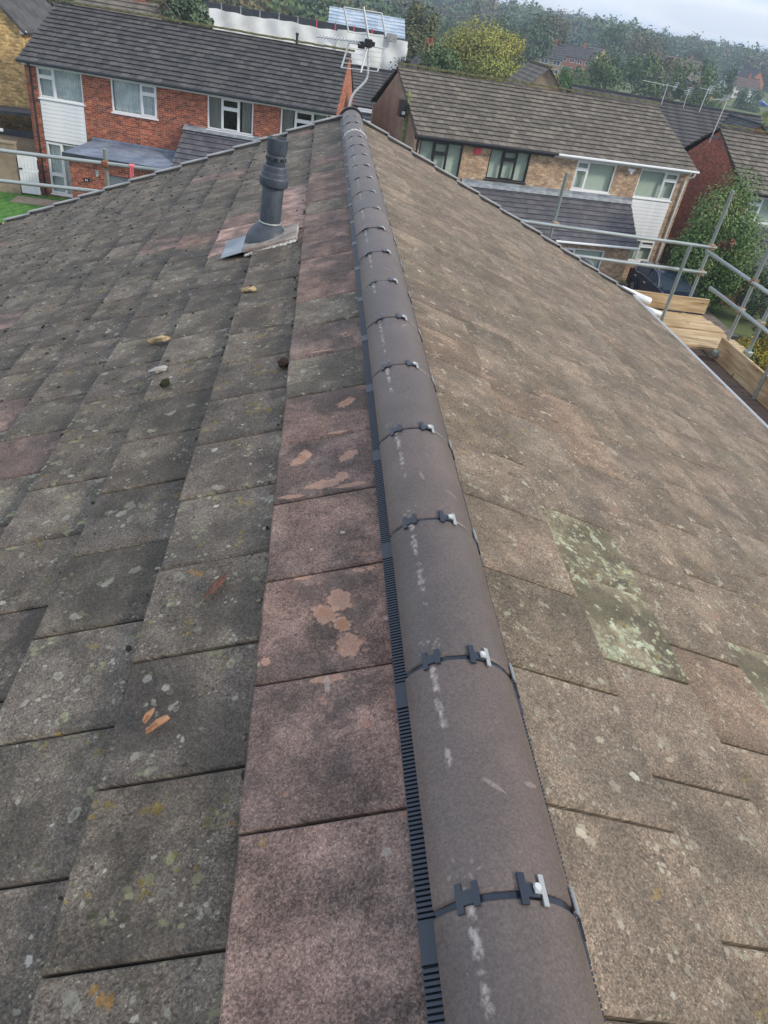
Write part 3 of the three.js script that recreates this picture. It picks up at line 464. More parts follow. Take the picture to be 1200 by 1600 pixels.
{
  const R = mulberry(909);
  function chip(len, wid, th, bend, seed) {     // a split splinter: torn ends, uneven thickness
    const r = mulberry(seed), n = 5, s = new THREE.Shape(), up = [], dn = []; for (let i = 0; i <= n; i++) { const t = i / n, e = (t < .05 || t > .95) ? .45 : 1; up.push([len * (t - .5) + (r() - .5) * len * .10, wid * .5 * e * (.65 + r() * .5)]); dn.push([len * (t - .5) + (r() - .5) * len * .14, -wid * .5 * e * (.5 + r() * .6)]); }
    up.forEach((p, i) => i ? s.lineTo(...p) : s.moveTo(...p)); dn.reverse().forEach(p => s.lineTo(...p));
    const g = new THREE.ExtrudeGeometry(s, { depth: th, bevelEnabled: true, bevelSize: th * .2, bevelThickness: th * .3, bevelSegments: 1, steps: 1 }); g.rotateX(-Math.PI / 2); const p = g.attributes.position; for (let i = 0; i < p.count; i++) p.setY(i, p.getY(i) + bend * Math.cos(p.getX(i) / len * 3) + (p.getY(i) > th * .5 ? th * .5 * Math.sin(p.getX(i) * 210 + p.getZ(i) * 330) : 0)); g.computeVertexNormals(); return metric(g);
  }
  const lay = (name, g, mat, s, z, turn, label, cat, group, h = -.004) => { const o = solo(name, g, mat, label, cat, group), p = slopePoint(-1, s, z, h); o.position.copy(p); o.quaternion.setFromRotationMatrix(slopeFrame(-1)).multiply(new THREE.Quaternion().setFromEuler(new THREE.Euler(0, turn, 0))); return o; };
  lay('wood_chip', chip(.12, .036, .010, .005, 4), M.tan, 1.04, -2.88, 1.25, 'large tan wood chip lying on the left slope, farther one by the white fragment', 'wood chip', 'wood chips on the left slope');
  lay('wood_chip', chip(.085, .034, .009, .006, 5), M.tan, .60, -3.25, 1.2, 'orange tan wood chip lying below the vent pipe', 'wood chip', 'wood chips on the left slope');
  lay('wood_chip', chip(.052, .018, .004, .003, 6), M.orangeWood, .535, -.478, -1.1, 'longer half of the split orange wood chip at lower left', 'wood chip', 'wood chips on the left slope', .006);
  lay('wood_chip', chip(.036, .015, .003, .003, 7), M.orangeWood, .560, -.505, -.4, 'shorter half of the split orange wood chip at lower left', 'wood chip', 'wood chips on the left slope', .008);
  lay('stone_fragment', lump(R, .034, 1.3, .4, .75, 1), M.mortar, .95, -2.47, 1.3, 'white mortar fragment on the left roof slope', 'stone');
  lay('clay_fragment', lump(R, .026, 1.7, .22, .5, 2), std({ map: mottled(143, [74, 50, 44], [112, 80, 68], 9), roughness: 1 }), .46, -.89, -.6, 'thin reddish brown clay flake on a dark left tile', 'clay flake', undefined, 0);
  lay('moss_clump', lump(R, .032, 1.2, .35, .8, 2), std({ map: mottled(141, [58, 36, 26], [104, 66, 44], 14), bumpMap: gritTex, bumpScale: .02, roughness: 1 }), .355, -2.21, .2, 'red brown moss clump against the first course step', 'moss', undefined, -.02);
  lay('moss_clump', lump(R, .026, 1.3, .5, .9, 2), std({ map: mottled(142, [40, 48, 22], [88, 96, 44], 14), bumpMap: gritTex, bumpScale: .02, roughness: 1 }), .88, -2.28, .2, 'bright green moss tuft near the white mortar fragment', 'moss', undefined, 0);
  // crumbs of moss and dirt lodged on the slope and along the laps: nobody could count them
  const g = lump(mulberry(8), 1, 1, .5, 1, 1), n = 2700, im = new THREE.InstancedMesh(g, std({ roughness: 1 }), n), m = new THREE.Matrix4(), c = new THREE.Color();
  for (let i = 0; i < n; i++) {
    let s, z; const side = i < 2500 ? -1 : 1, far = R(); const k = Math.floor(R() * 12), g0 = .3245;
    if (R() < .42) { s = .3267 + k * g0 + .006 + R() * R() * .03; z = -R() * 8.5 + .2; } else { s = .35 + Math.pow(R(), .55) * 3.7; z = -1.4 - Math.pow(R(), .75) * 7.2; }
    if (side > 0) { s = .35 + k * .3225 + .006 + R() * .012; z = -R() * 8.4; }
    const up = Math.sqrt(Math.abs(z) + .4), r = (.0022 + .0058 * Math.pow(R(), 2.5)) * (side > 0 ? .7 : .3 + .42 * up), p = slopePoint(side, s, z, -.022 + .025 * (((s - (side < 0 ? .3267 : .35)) / .3245 % 1 + 1) % 1) + .0005);
    m.compose(p, new THREE.Quaternion().setFromEuler(new THREE.Euler(0, R() * 6, side * -.4)), V(r * (1 + R()), r * .7, r * (1 + R() * .8))); im.setMatrixAt(i, m);
    const v = .6 + R() * .8, h = R(); im.setColorAt(i, h < .6 ? c.setRGB(.030 * v, .029 * v, .026 * v) : h < .85 ? c.setRGB(.050 * v, .052 * v, .026 * v) : c.setRGB(.14 * v, .115 * v, .075 * v));
  }
  im.name = 'moss_crumbs'; im.userData = { kind: 'stuff', label: 'dark crumbs of moss and dirt scattered over the tiles', category: 'moss' }; im.castShadow = im.receiveShadow = true; scene.add(im);
}

// ---------------------------------------------------------------- windows, walls, roofs of the houses around
// cells: columns [width share, share of the height taken by a top light or 0]
function windowAt(house, x0, x1, y0, y1, z, cols, frameMat, o = {}) {
  const fw = .055, d = .07, list = [bx(x0, x1, y1 - fw, y1, z - d, z + .012), bx(x0, x1, y0, y0 + fw, z - d, z + .012), bx(x0, x0 + fw, y0 + fw, y1 - fw, z - d, z + .012), bx(x1 - fw, x1, y0 + fw, y1 - fw, z - d, z + .012)], panes = [];
  const tot = cols.reduce((a, c) => a + c[0], 0); let x = x0 + fw; const W = x1 - x0 - 2 * fw;
  cols.forEach((c, i) => {
    const xe = x + W * c[0] / tot, a = x + (i ? fw / 2 : 0), b = xe - (i < cols.length - 1 ? fw / 2 : 0);
    if (i < cols.length - 1) list.push(bx(xe - fw / 2, xe + fw / 2, y0 + fw, y1 - fw, z - d + .003, z + .016));
    const lo = y0 + fw, hi = y1 - fw; const cut = c[1] ? [lo, hi - (hi - lo) * c[1], hi] : [lo, hi];
    for (let k = 0; k + 1 < cut.length; k++) {
      let p = cut[k] + (k ? fw / 2 : 0), q = cut[k + 1] - (k + 2 < cut.length ? fw / 2 : 0); if (k + 2 < cut.length) list.push(bx(a, b, cut[k + 1] - fw / 2, cut[k + 1] + fw / 2, z - d + .003, z + .016));
      if (c[2]) { const s = .04; list.push(bx(a, b, p, p + s, z - .03, z + .028), bx(a, b, q - s, q, z - .03, z + .028), bx(a, a + s, p + s, q - s, z - .03, z + .028), bx(b - s, b, p + s, q - s, z - .03, z + .028)); panes.push([a + s, b - s, p + s, q - s]); } else panes.push([a, b, p, q]);
    } x = xe;
  });
  const w = mesh('window', list, frameMat, house);
  for (const [a, b, p, q] of panes) mesh('pane', new THREE.PlaneGeometry(b - a, q - p).translate((a + b) / 2, (p + q) / 2, z - .025), M.glass, w);
  if (o.sill !== false) mesh('sill', [rbx(x0 - .05, x1 + .05, y0 - .055, y0 - .002, z - .04, z + .085, .01)], o.sillMat ?? frameMat, w);
  const wave = (a, b, p, q, amp, n, zz) => { const g = new THREE.PlaneGeometry(b - a, q - p, Math.max(8, Math.round((b - a) * n)), 1), P = g.attributes.position; for (let i = 0; i < P.count; i++) { const t = P.getX(i); P.setZ(i, amp * Math.sin(t * 62 + Math.sin(t * 9) * 2.2) + amp * .5 * Math.sin(t * 23)); } g.translate((a + b) / 2, (p + q) / 2, zz); g.computeVertexNormals(); return g; };
  if (o.net) mesh('net_curtain', wave(x0 + .02, x1 - .02, y0 + .02, y1 - .02, .022, 60, z - .17), M.curtain, w);
  if (o.drapes) { const W2 = (x1 - x0) * .26; mesh('drape', wave(x0 + .02, x0 + W2, y0 + .02, y1 - .02, .03, 60, z - .2), M.drape, w); mesh('drape', wave(x1 - W2, x1 - .02, y0 + .02, y1 - .02, .03, 60, z - .2), M.drape, w); }
  if (o.blind) { const L = []; const low = o.blind === true ? y0 + .03 : y1 - (y1 - y0) * o.blind; for (let yy = y1 - .05; yy > low; yy -= .042) L.push(new THREE.BoxGeometry(x1 - x0 - .06, .003, .036).rotateX(.95).translate((x0 + x1) / 2, yy, z - .15)); mesh('blind', L, M.blind, w); }
  return w;
}
// a wall sheet with openings, thickness t behind plane z
function pierced(x0, x1, y0, y1, z, t, holes) {
  const s = new THREE.Shape([new THREE.Vector2(x0, y0), new THREE.Vector2(x1, y0), new THREE.Vector2(x1, y1), new THREE.Vector2(x0, y1)]);
  for (const [a, b, c, d] of holes) s.holes.push(new THREE.Path([new THREE.Vector2(a, c), new THREE.Vector2(a, d), new THREE.Vector2(b, d), new THREE.Vector2(b, c)]));
  return metric(new THREE.ExtrudeGeometry(s, { depth: t, bevelEnabled: false }).translate(0, 0, z - t));
}
const gableShape = (z0, z1, y0, yEave, zR, yR) => new THREE.Shape([[-z0, y0], [-z1, y0], [-z1, yEave], [-zR, yR], [-z0, yEave]].map(a => new THREE.Vector2(...a)));
const gableWall = (x, t, z0, z1, y0, yE, zR, yR) => metric(new THREE.ExtrudeGeometry(gableShape(z0, z1, y0, yE, zR, yR), { depth: t, bevelEnabled: false }).rotateY(Math.PI / 2).translate(x, 0, 0));
const RT = mulberry(555);
const toneSet = (n, w, l, T, spread, warm = .03) => Array.from({ length: n }, () => { const v = 1 + (RT() - .5) * spread; return tileGeo(w, l, T, RT, { S: 1, u: RT() * 3, v: RT() * 3 }, [v * (1 + (RT() - .5) * warm), v, v * (1 + (RT() - .5) * warm)], .004); });
const farTiles = toneSet(40, .325, .40, .024, .30), slates = toneSet(24, 2.66, .36, .012, .07);
function farSlope(x0, x1, courses, g, mat, set, T, w = .33, vary = true) { return slope({ x0, x1, courses, s1: g, g, w, T, joints: [.05, .05 + w / 2], R: RT, lift: .005, skew: mat === M.slate ? .0008 : .0035, gap: mat === M.slate ? .0008 : .006, pick: () => ({ geo: set[Math.floor(RT() * set.length)], mat }) }); }
// roof pitched towards +z: ridge at (yR, zR), eave at (yE, zE)
function pitched(house, x0, x1, yR, zR, yE, zE, mat, set, T, g, most, backDepth, deck = true) {
  const p = Math.atan2(yR - yE, zE - zR), L = Math.hypot(yR - yE, zE - zR), n = Math.round(L / g);
  const fr = basis(V(1, 0, 0), V(0, Math.cos(p), Math.sin(p)), V(0, -Math.sin(p), Math.cos(p)), V(0, yR, zR)), frames = [{ frame: fr, tiles: farSlope(x0, x1, n, L / n, mat, set, T, mat === M.slate ? 2.661 : .33) }];
  if (backDepth) { const zB = zR - backDepth, fb = basis(V(-1, 0, 0), V(0, Math.cos(p), -Math.sin(p)), V(0, -Math.sin(p), -Math.cos(p)), V(0, yR, zR)); frames.push({ frame: fb, tiles: farSlope(-x1, -x0, n, L / n, mat, set, T), visible: false }); }
  layTiles(house, 'roof_tile', frames, most);
  const deckG = f => bx(x0 + .03, x1 - .03, -.12, -.09, -.02, L - .03).applyMatrix4(f.frame); const dg = [bx(x0 + .03, x1 - .03, -.12, -.09, .0, L - .03).applyMatrix4(fr)];
  if (backDepth) dg.push(bx(-x1 + .03, -x0 - .03, -.12, -.09, .0, L - .03).applyMatrix4(frames[1].frame)); mesh('underlay', dg, M.underlay, house);
  return { p, L };
}
function ridgeLine(house, x0, x1, y, z, mat = M.moss, n = .45) { const R = mulberry(Math.round(x1 * 10)), prof = new THREE.Shape(); for (let i = 0; i <= 8; i++) { const a = Math.PI * (1 - i / 8) * .7 + Math.PI * .15; const q = [Math.cos(a) * .14, Math.sin(a) * .14 - .06]; i ? prof.lineTo(...q) : prof.moveTo(...q); } const unit = metric(new THREE.ExtrudeGeometry(prof, { depth: n - .012, bevelEnabled: false }).rotateY(Math.PI / 2)); for (let x = x0; x < x1 - .2; x += n) { const o = mesh('ridge_tile', unit, mat, house); o.position.x += x; o.position.y += y + (R() - .5) * .025; o.position.z += z; o.rotation.z = (R() - .5) * .03; } }
const gutterGeo = (x0, x1, y, z) => rbx(x0, x1, y - .09, y, z - .02, z + .09, .03);

// ---------------------------------------------------------------- red brick semi-detached pair across the street, on the left
{
  const th = -6.5 * Math.PI / 180, h = thing('brick_house', 'red brick semi-detached pair with dark grey tiled roof, left of the ridge', 'house', [-5.65 - 4 * Math.sin(th), GROUND, -33 - 4 * Math.cos(th)], th); h.off = V(-5.65, GROUND, -37);
  const x0 = -12.34, x1 = .38, zw = -33, zb = -41, yE = -2.74, yR = -.80, zR = -37, y0 = GROUND - .1;
  const wins = [[-11.88, -10.05, -4.0, -2.87], [-8.88, -7.02, -4.08, -2.87], [-4.93, -3.04, -4.11, -2.88], [-1.90, .03, -4.11, -2.88]];
  mesh('front_wall', pierced(x0, x1, y0, yE - .02, zw, .28, [[-11.88, -10.05, -7.70, -2.87], ...wins.slice(1, 4)]), M.redBrick, h);
  mesh('rear_wall', bx(x0, x1, y0, yE - .02, zb, zb + .28), M.redBrick, h);
  mesh('gable_wall', gableWall(x0, .28, zw - .285, zb + .285, y0, yE - .1, zR, yR - .18), M.redBrick, h); mesh('gable_wall', gableWall(x1 - .28, .282, zw - .285, zb + .285, y0, yE - .1, zR, yR - .18), M.orangeAndSunlitBrick, h);  // right gable: its sunlit brightness is painted into the brick colour
  mesh('ceiling', bx(x0 + .3, x1 - .3, yE - .1, yE - .04, zb + .3, zw - .3), M.roomWall, h); mesh('floor_slab', bx(x0 + .29, x1 - .29, -5.45, -5.2, zb + .29, zw - .45), M.roomWall, h); mesh('party_wall', bx(-6.0, -5.8, y0, yE - .1, zb + .3, zw - .3), M.roomWall, h);
  pitched(h, -12.48, .40, yR, zR, -2.70, -32.66, M.roofA, farTiles, .052, .345, 300, 4.3);
  ridgeLine(h, -12.48, .42, yR + .02, zR);
  mesh('fascia', [bx(-12.4, .36, -2.90, -2.77, -32.99, -32.93)], M.white, h); mesh('gutter', [gutterGeo(-12.48, .40, -2.72, -32.68)], M.black, h);
  mesh('downpipe', [rod([-12.1, -7.75, -32.93], [-12.1, -2.95, -32.93], .036), rod([-12.1, -2.97, -32.93], [-12.1, -2.78, -32.72], .036)], M.black, h);
  windowAt(h, -11.88, -10.05, -4.0, -2.87, zw - .03, [[.36, .3, 1], [.64, 0]], M.white, { net: true });
  windowAt(h, -8.88, -7.02, -4.08, -2.87, zw - .03, [[.66, 0], [.34, .28, 1]], M.white, { net: true });
  windowAt(h, -4.93, -3.04, -4.11, -2.88, zw - .03, [[.3, 0], [.4, .3, 1], [.3, 0]], M.white, { drapes: true });
  windowAt(h, -1.90, .03, -4.11, -2.88, zw - .03, [[.3, 0], [.4, .3, 1], [.3, 0]], M.white, { drapes: true });
  windowAt(h, -11.86, -10.05, -7.70, -5.62, zw - .03, [[.36, .62, 1], [.64, 0]], M.white, { net: true });
  // white weatherboards between the two windows, each overlapping the next
  for (let i = 0; i < 10; i++) { const y = -4.075 - i * .15; mesh('cladding_board', bx(-11.86, -10.07, -.15, 0, -.012, .012).rotateX(-.07).translate(0, y, zw + .005), M.whiteBoard, h); }
  mesh('cladding_backing', bx(-11.88, -10.05, -5.61, -4.06, zw - .2, zw - .03), M.roomWall, h);
  // flat roofed porch and garage front
  const pz = -30.1; mesh('porch_wall', pierced(-9.68, -5.95, y0, -5.42, pz, .22, [[-8.2, -6.3, y0 + .02, -5.88]]), M.redBrick, h); mesh('porch_wall', bx(-9.68, -9.46, y0, -5.42, zw + .01, pz - .225), M.redBrick, h);
  const fr = mesh('porch_roof', [rbx(-9.82, -5.86, -5.42, -5.28, zw + .005, -29.98, .02)], M.felt, h); mesh('upstand', [rbx(-9.84, -5.9, -5.285, -5.16, zw + .004, zw + .10, .02)], M.felt, fr); mesh('roof_edge', [bx(-9.85, -5.85, -5.48, -5.30, -29.985, -29.93)], M.feltDark, fr);
  mesh('roof_edge', [bx(-9.87, -9.83, -5.48, -5.31, zw + .005, -29.99)], M.feltDark, fr);
  const gd = mesh('garage_door', bx(-8.2, -6.3, y0 + .02, -5.88, pz - .15, pz - .11), M.garageDoor, h); for (let i = 0; i < 9; i++) mesh('door_slat', rbx(-8.18, -6.32, -5.92 - .2 * (i + 1) + .02, -5.92 - .2 * i, pz - .11, pz - .085, .008), M.garageDoor, gd);
  const lp = mesh('wall_lamp', [rbx(-8.67, -8.51, -5.94, -5.78, pz, pz + .06, .015), rod([-8.59, -5.86, pz + .05], [-8.53, -5.94, pz + .18], .045, 12, .06)], M.galv, h); mesh('lamp_glass', rod([-8.53, -5.94, pz + .18], [-8.525, -5.947, pz + .19], .05), M.lamp, lp);
  const np = mesh('number_plate', rbx(-9.15, -8.93, -6.28, -6.14, pz, pz + .02, .006), M.sign, h);
  { const c = document.createElement('canvas'); c.width = 128; c.height = 80; const q = c.getContext('2d'); q.fillStyle = '#18181a'; q.fillRect(0, 0, 128, 80); q.fillStyle = '#f2f2f0'; q.font = 'bold 66px sans-serif'; q.textAlign = 'center'; q.textBaseline = 'middle'; q.fillText('84', 64, 44); const t = new THREE.CanvasTexture(c); t.colorSpace = THREE.SRGBColorSpace; mesh('digits', new THREE.PlaneGeometry(.20, .125).translate(-9.04, -6.21, pz + .024), std({ map: t, roughness: .5 }), np); }
  // lean-to roof of grey slates
  mesh('porch_wall', bx(-5.85, -1.0, y0, -5.60, -31.1, -30.9), M.redBrick, h);
  const lt = { x0: -5.91, x1: -.9 }; pitched(h, lt.x0, lt.x1, -4.20, zw + .06, -5.54, -30.62, M.slate, slates, .040, .29, 90, 0);
  mesh('flashing', [bx(lt.x0, lt.x1, -4.24, -4.10, zw + .004, zw + .05), bx(lt.x0, lt.x1, -.004, .014, .0, .2).applyMatrix4(basis(V(1, 0, 0), V(0, Math.cos(.505), Math.sin(.505)), V(0, -Math.sin(.505), Math.cos(.505)), V(0, -4.165, zw + .07)))], M.lead, h);
  mesh('roof_vent', [rod([-2.0, -.85, -36.95], [-2.0, -.50, -36.95], .05, 14), rod([-2.0, -.52, -36.95], [-2.0, -.44, -36.95], .07, 14)], M.black, h);
}
// ---------------------------------------------------------------- buff brick pair, right of the ridge
{
  const th = 8.5 * Math.PI / 180, h = thing('brick_house', 'buff brick semi-detached pair with mossy brown tiled roof, right of the ridge', 'house', [3.34, -7.78, -30.3], th); h.off = V(0, -4.93, 0);
  const y0 = -5.12, zw = -.35, zb = -9.35, W0 = .28, W1 = 13.12;
  const holes = [[.45, 2.30, -1.55, -.17], [3.50, 5.32, -1.33, -.17], [7.50, 9.40, -1.36, -.20], [10.62, 12.58, -4.12, -.22]];
  mesh('front_wall', pierced(W0, W1, y0, -.12, zw, .28, holes), M.buffBrick, h);
  mesh('rear_wall', bx(W0, W1, y0, -.12, zb, zb + .28), M.buffBrick, h);
  mesh('gable_wall', gableWall(W0, .28, zw - .285, zb + .285, y0, -.2, -4.85, 1.72), M.render, h); mesh('gable_wall', gableWall(W1 - .28, .275, zw - .285, zb + .285, y0, -.2, -4.85, 1.72), M.buffBrick, h);
  mesh('ceiling', bx(W0 + .3, W1 - .3, -.19, -.13, zb + .3, zw - .3), M.roomWall, h); mesh('floor_slab', bx(W0 + .29, W1 - .29, -2.7, -2.45, zb + .29, zw - .45), M.roomWall, h); mesh('party_wall', bx(6.4, 6.6, y0, -.2, zb + .3, zw - .3), M.roomWall, h);
  pitched(h, .20, 13.2, 1.93, -4.85, .03, 0, M.roofB, farTiles, .052, .345, 300, 4.85);
  ridgeLine(h, .20, 13.2, 1.96, -4.85);
  // verge boards on the shaded gable
  const pv = Math.atan2(1.9, 4.85), fr = basis(V(1, 0, 0), V(0, Math.cos(pv), Math.sin(pv)), V(0, -Math.sin(pv), Math.cos(pv)), V(0, 1.9, -4.85)); mesh('barge_board', [bx(.235, .275, -.2, -.09, 0, 5.15).applyMatrix4(fr)], M.plankDark, h); mesh('barge_board', [bx(13.125, 13.16, -.2, -.03, 0, 5.15).applyMatrix4(fr)], M.white, h);
  mesh('gutter', [gutterGeo(.2, 6.34, .0, -.03)], M.black, h); mesh('fascia', [bx(.2, 6.35, -.2, -.05, zw + .004, zw + .06)], M.black, h);
  mesh('gutter', [gutterGeo(6.36, 13.24, .0, -.03)], M.white, h); mesh('fascia', [bx(6.36, 13.12, -.2, -.05, zw + .004, zw + .06)], M.white, h);
  mesh('downpipe', [rod([.33, -4.9, zw + .06], [.33, -.25, zw + .06], .036), rod([.33, -.26, zw + .06], [.33, -.06, .0], .036)], M.black, h);
  mesh('downpipe', [rod([12.92, -4.9, zw + .06], [12.92, -.42, zw + .06], .04), rod([12.92, -.43, zw + .06], [13.08, -.24, -.05], .04), rod([13.08, -.25, -.05], [13.08, -.06, .01], .04)], M.white, h);
  windowAt(h, .45, 2.30, -1.55, -.17, zw - .03, [[.32, 0], [.34, .3, 1], [.34, 0]], M.black, { blind: true });
  windowAt(h, 3.50, 5.32, -1.33, -.17, zw - .03, [[.32, 0], [.36, .28, 1], [.32, 0]], M.black, { blind: true });
  windowAt(h, 7.50, 9.40, -1.36, -.20, zw - .03, [[.3, .27, 1], [.7, 0]], M.white, { blind: true });
  windowAt(h, 10.62, 12.58, -1.38, -.22, zw - .03, [[.66, 0], [.34, .27, 1]], M.white, { blind: true });
  for (let i = 0; i < 11; i++) { const y = -1.46 - i * .15; mesh('cladding_board', bx(10.64, 12.56, -.15, 0, -.012, .012).rotateX(-.07).translate(0, y, zw + .005), M.whiteBoard, h); }
  mesh('cladding_backing', bx(10.63, 12.57, -3.12, -1.44, zw - .2, zw - .03), M.roomWall, h);
  windowAt(h, 10.64, 12.57, -4.12, -3.16, zw - .03, [[.62, 0], [.38, .25, 1]], M.white, { blind: true });
  mesh('alarm_box', [rbx(2.78, 3.06, -.46, -.22, zw, zw + .09, .03)], M.pink, h);
  const sl = mesh('security_light', [rbx(9.92, 10.26, -.36, -.26, zw, zw + .12, .02)], M.white, h); mesh('lamp_head', rod([10.09, -.36, zw + .08], [10.09, -.47, zw + .10], .09, 14, .05), M.white, sl);
  // lean-to
  const l0 = 2.48, l1 = 10.56; pitched(h, l0, l1, -1.56, zw + .08, -3.04, 1.5, M.slate, slates, .040, .235, 150, 0);
  const pl = Math.atan2(1.48, 1.77); mesh('flashing', [bx(l0, l1, -1.60, -1.42, zw + .004, zw + .05), bx(l0, l1, -.004, .014, 0, .2).applyMatrix4(basis(V(1, 0, 0), V(0, Math.cos(pl), Math.sin(pl)), V(0, -Math.sin(pl), Math.cos(pl)), V(0, -1.53, zw + .09)))], M.lead, h);
  mesh('gutter', [gutterGeo(l0, 6.5, -3.06, 1.50)], M.black, h); mesh('gutter', [gutterGeo(6.52, l1 + .05, -3.06, 1.50)], M.white, h);
  mesh('downpipe', [rod([6.4, -4.9, 1.27], [6.4, -3.35, 1.27], .035), rod([6.4, -3.36, 1.27], [6.4, -3.12, 1.5], .035)], M.black, h);
  mesh('lean_to_wall', pierced(l0 + .1, l1 - .1, y0, -3.0, 1.15, .2, [[7.15, 9.2, -4.45, -3.42]]), M.buffBrick, h); mesh('lean_to_wall', bx(l1 - .3, l1 - .1, y0, -2.75, zw + .01, .945), M.buffBrick, h);
  windowAt(h, 7.15, 9.2, -4.45, -3.42, 1.12, [[.28, .0, 1], [.72, 0]], M.white, { blind: true });
  // algae-stained post with a floodlight on the shaded gable
  mesh('conduit', [rbx(.16, .275, -2.4, 1.25, -2.32, -2.18, .01)], M.algae, h); const fl = mesh('floodlight', [rbx(-.14, .15, .30, .95, -2.45, -2.05, .03)], M.black, h); mesh('lens', [rbx(-.04, .10, .40, .52, -2.05, -2.03, .006)], M.lamp, fl);
}
// ---------------------------------------------------------------- dark red brick house at the right edge
{
  const h = thing('brick_house', 'dark red brick house at the right edge, plain gable towards the gap', 'house', [22.5, -7.8, -36]); h.off = V(22.5, -7.8, -36);
  const x0 = 18.62, x1 = 26.5, zw = -32, zb = -40, y0 = -7.85, yE = -3.3;
  mesh('front_wall', pierced(x0, x1, y0, yE - .08, zw, .28, [[19.1, 20.95, -4.52, -3.45]]), M.darkBrick, h); mesh('rear_wall', bx(x0, x1, y0, yE - .08, zb, zb + .28), M.darkBrick, h);
  mesh('gable_wall', gableWall(x0, .28, zw - .285, zb + .285, y0, yE - .1, -36, -1.46), M.darkBrick, h); mesh('gable_wall', gableWall(x1 - .28, .275, zw - .285, zb + .285, y0, yE - .1, -36, -1.46), M.darkBrick, h); mesh('ceiling', bx(x0 + .3, x1 - .3, -3.5, -3.44, zb + .3, zw - .3), M.roomWall, h);
  pitched(h, x0 - .1, x1 + .1, -1.28, -36, -3.24, -31.66, M.roofB, farTiles, .052, .345, 160, 4.3); ridgeLine(h, x0 - .1, x1, -1.25, -36);
  mesh('gutter', [gutterGeo(x0 - .1, x1, -3.26, -31.68)], M.black, h); mesh('downpipe', [rod([18.75, -7.8, -31.93], [18.75, -3.5, -31.93], .036), rod([18.75, -3.5, -31.93], [18.75, -3.3, -31.7], .036)], M.black, h);
  const pv = Math.atan2(1.96, 4.34); mesh('barge_board', [bx(x0 - .05, x0 - .01, -.16, -.03, 0, 4.75).applyMatrix4(basis(V(1, 0, 0), V(0, Math.cos(pv), Math.sin(pv)), V(0, -Math.sin(pv), Math.cos(pv)), V(0, -1.30, -36)))], M.black, h);
  windowAt(h, 19.1, 20.95, -4.52, -3.45, zw - .03, [[.34, .28, 1], [.66, 0]], M.white, { blind: true });
  mesh('lean_to_wall', pierced(18.7, 24, y0, -6.3, -30.2, .22, [[19.85, 21.6, -7.5, -6.5]]), M.darkBrick, h); windowAt(h, 19.85, 21.6, -7.5, -6.5, -30.23, [[.36, 0, 1], [.64, 0]], M.white, { blind: true });
  pitched(h, 18.6, 24.1, -4.62, zw + .06, -6.24, -29.9, M.slate, slates, .040, .26, 60, 0); mesh('flashing', [bx(18.6, 24.1, -4.66, -4.53, zw + .004, zw + .06)], M.lead, h); mesh('gutter', [gutterGeo(18.55, 24.1, -6.26, -29.92)], M.black, h);
}
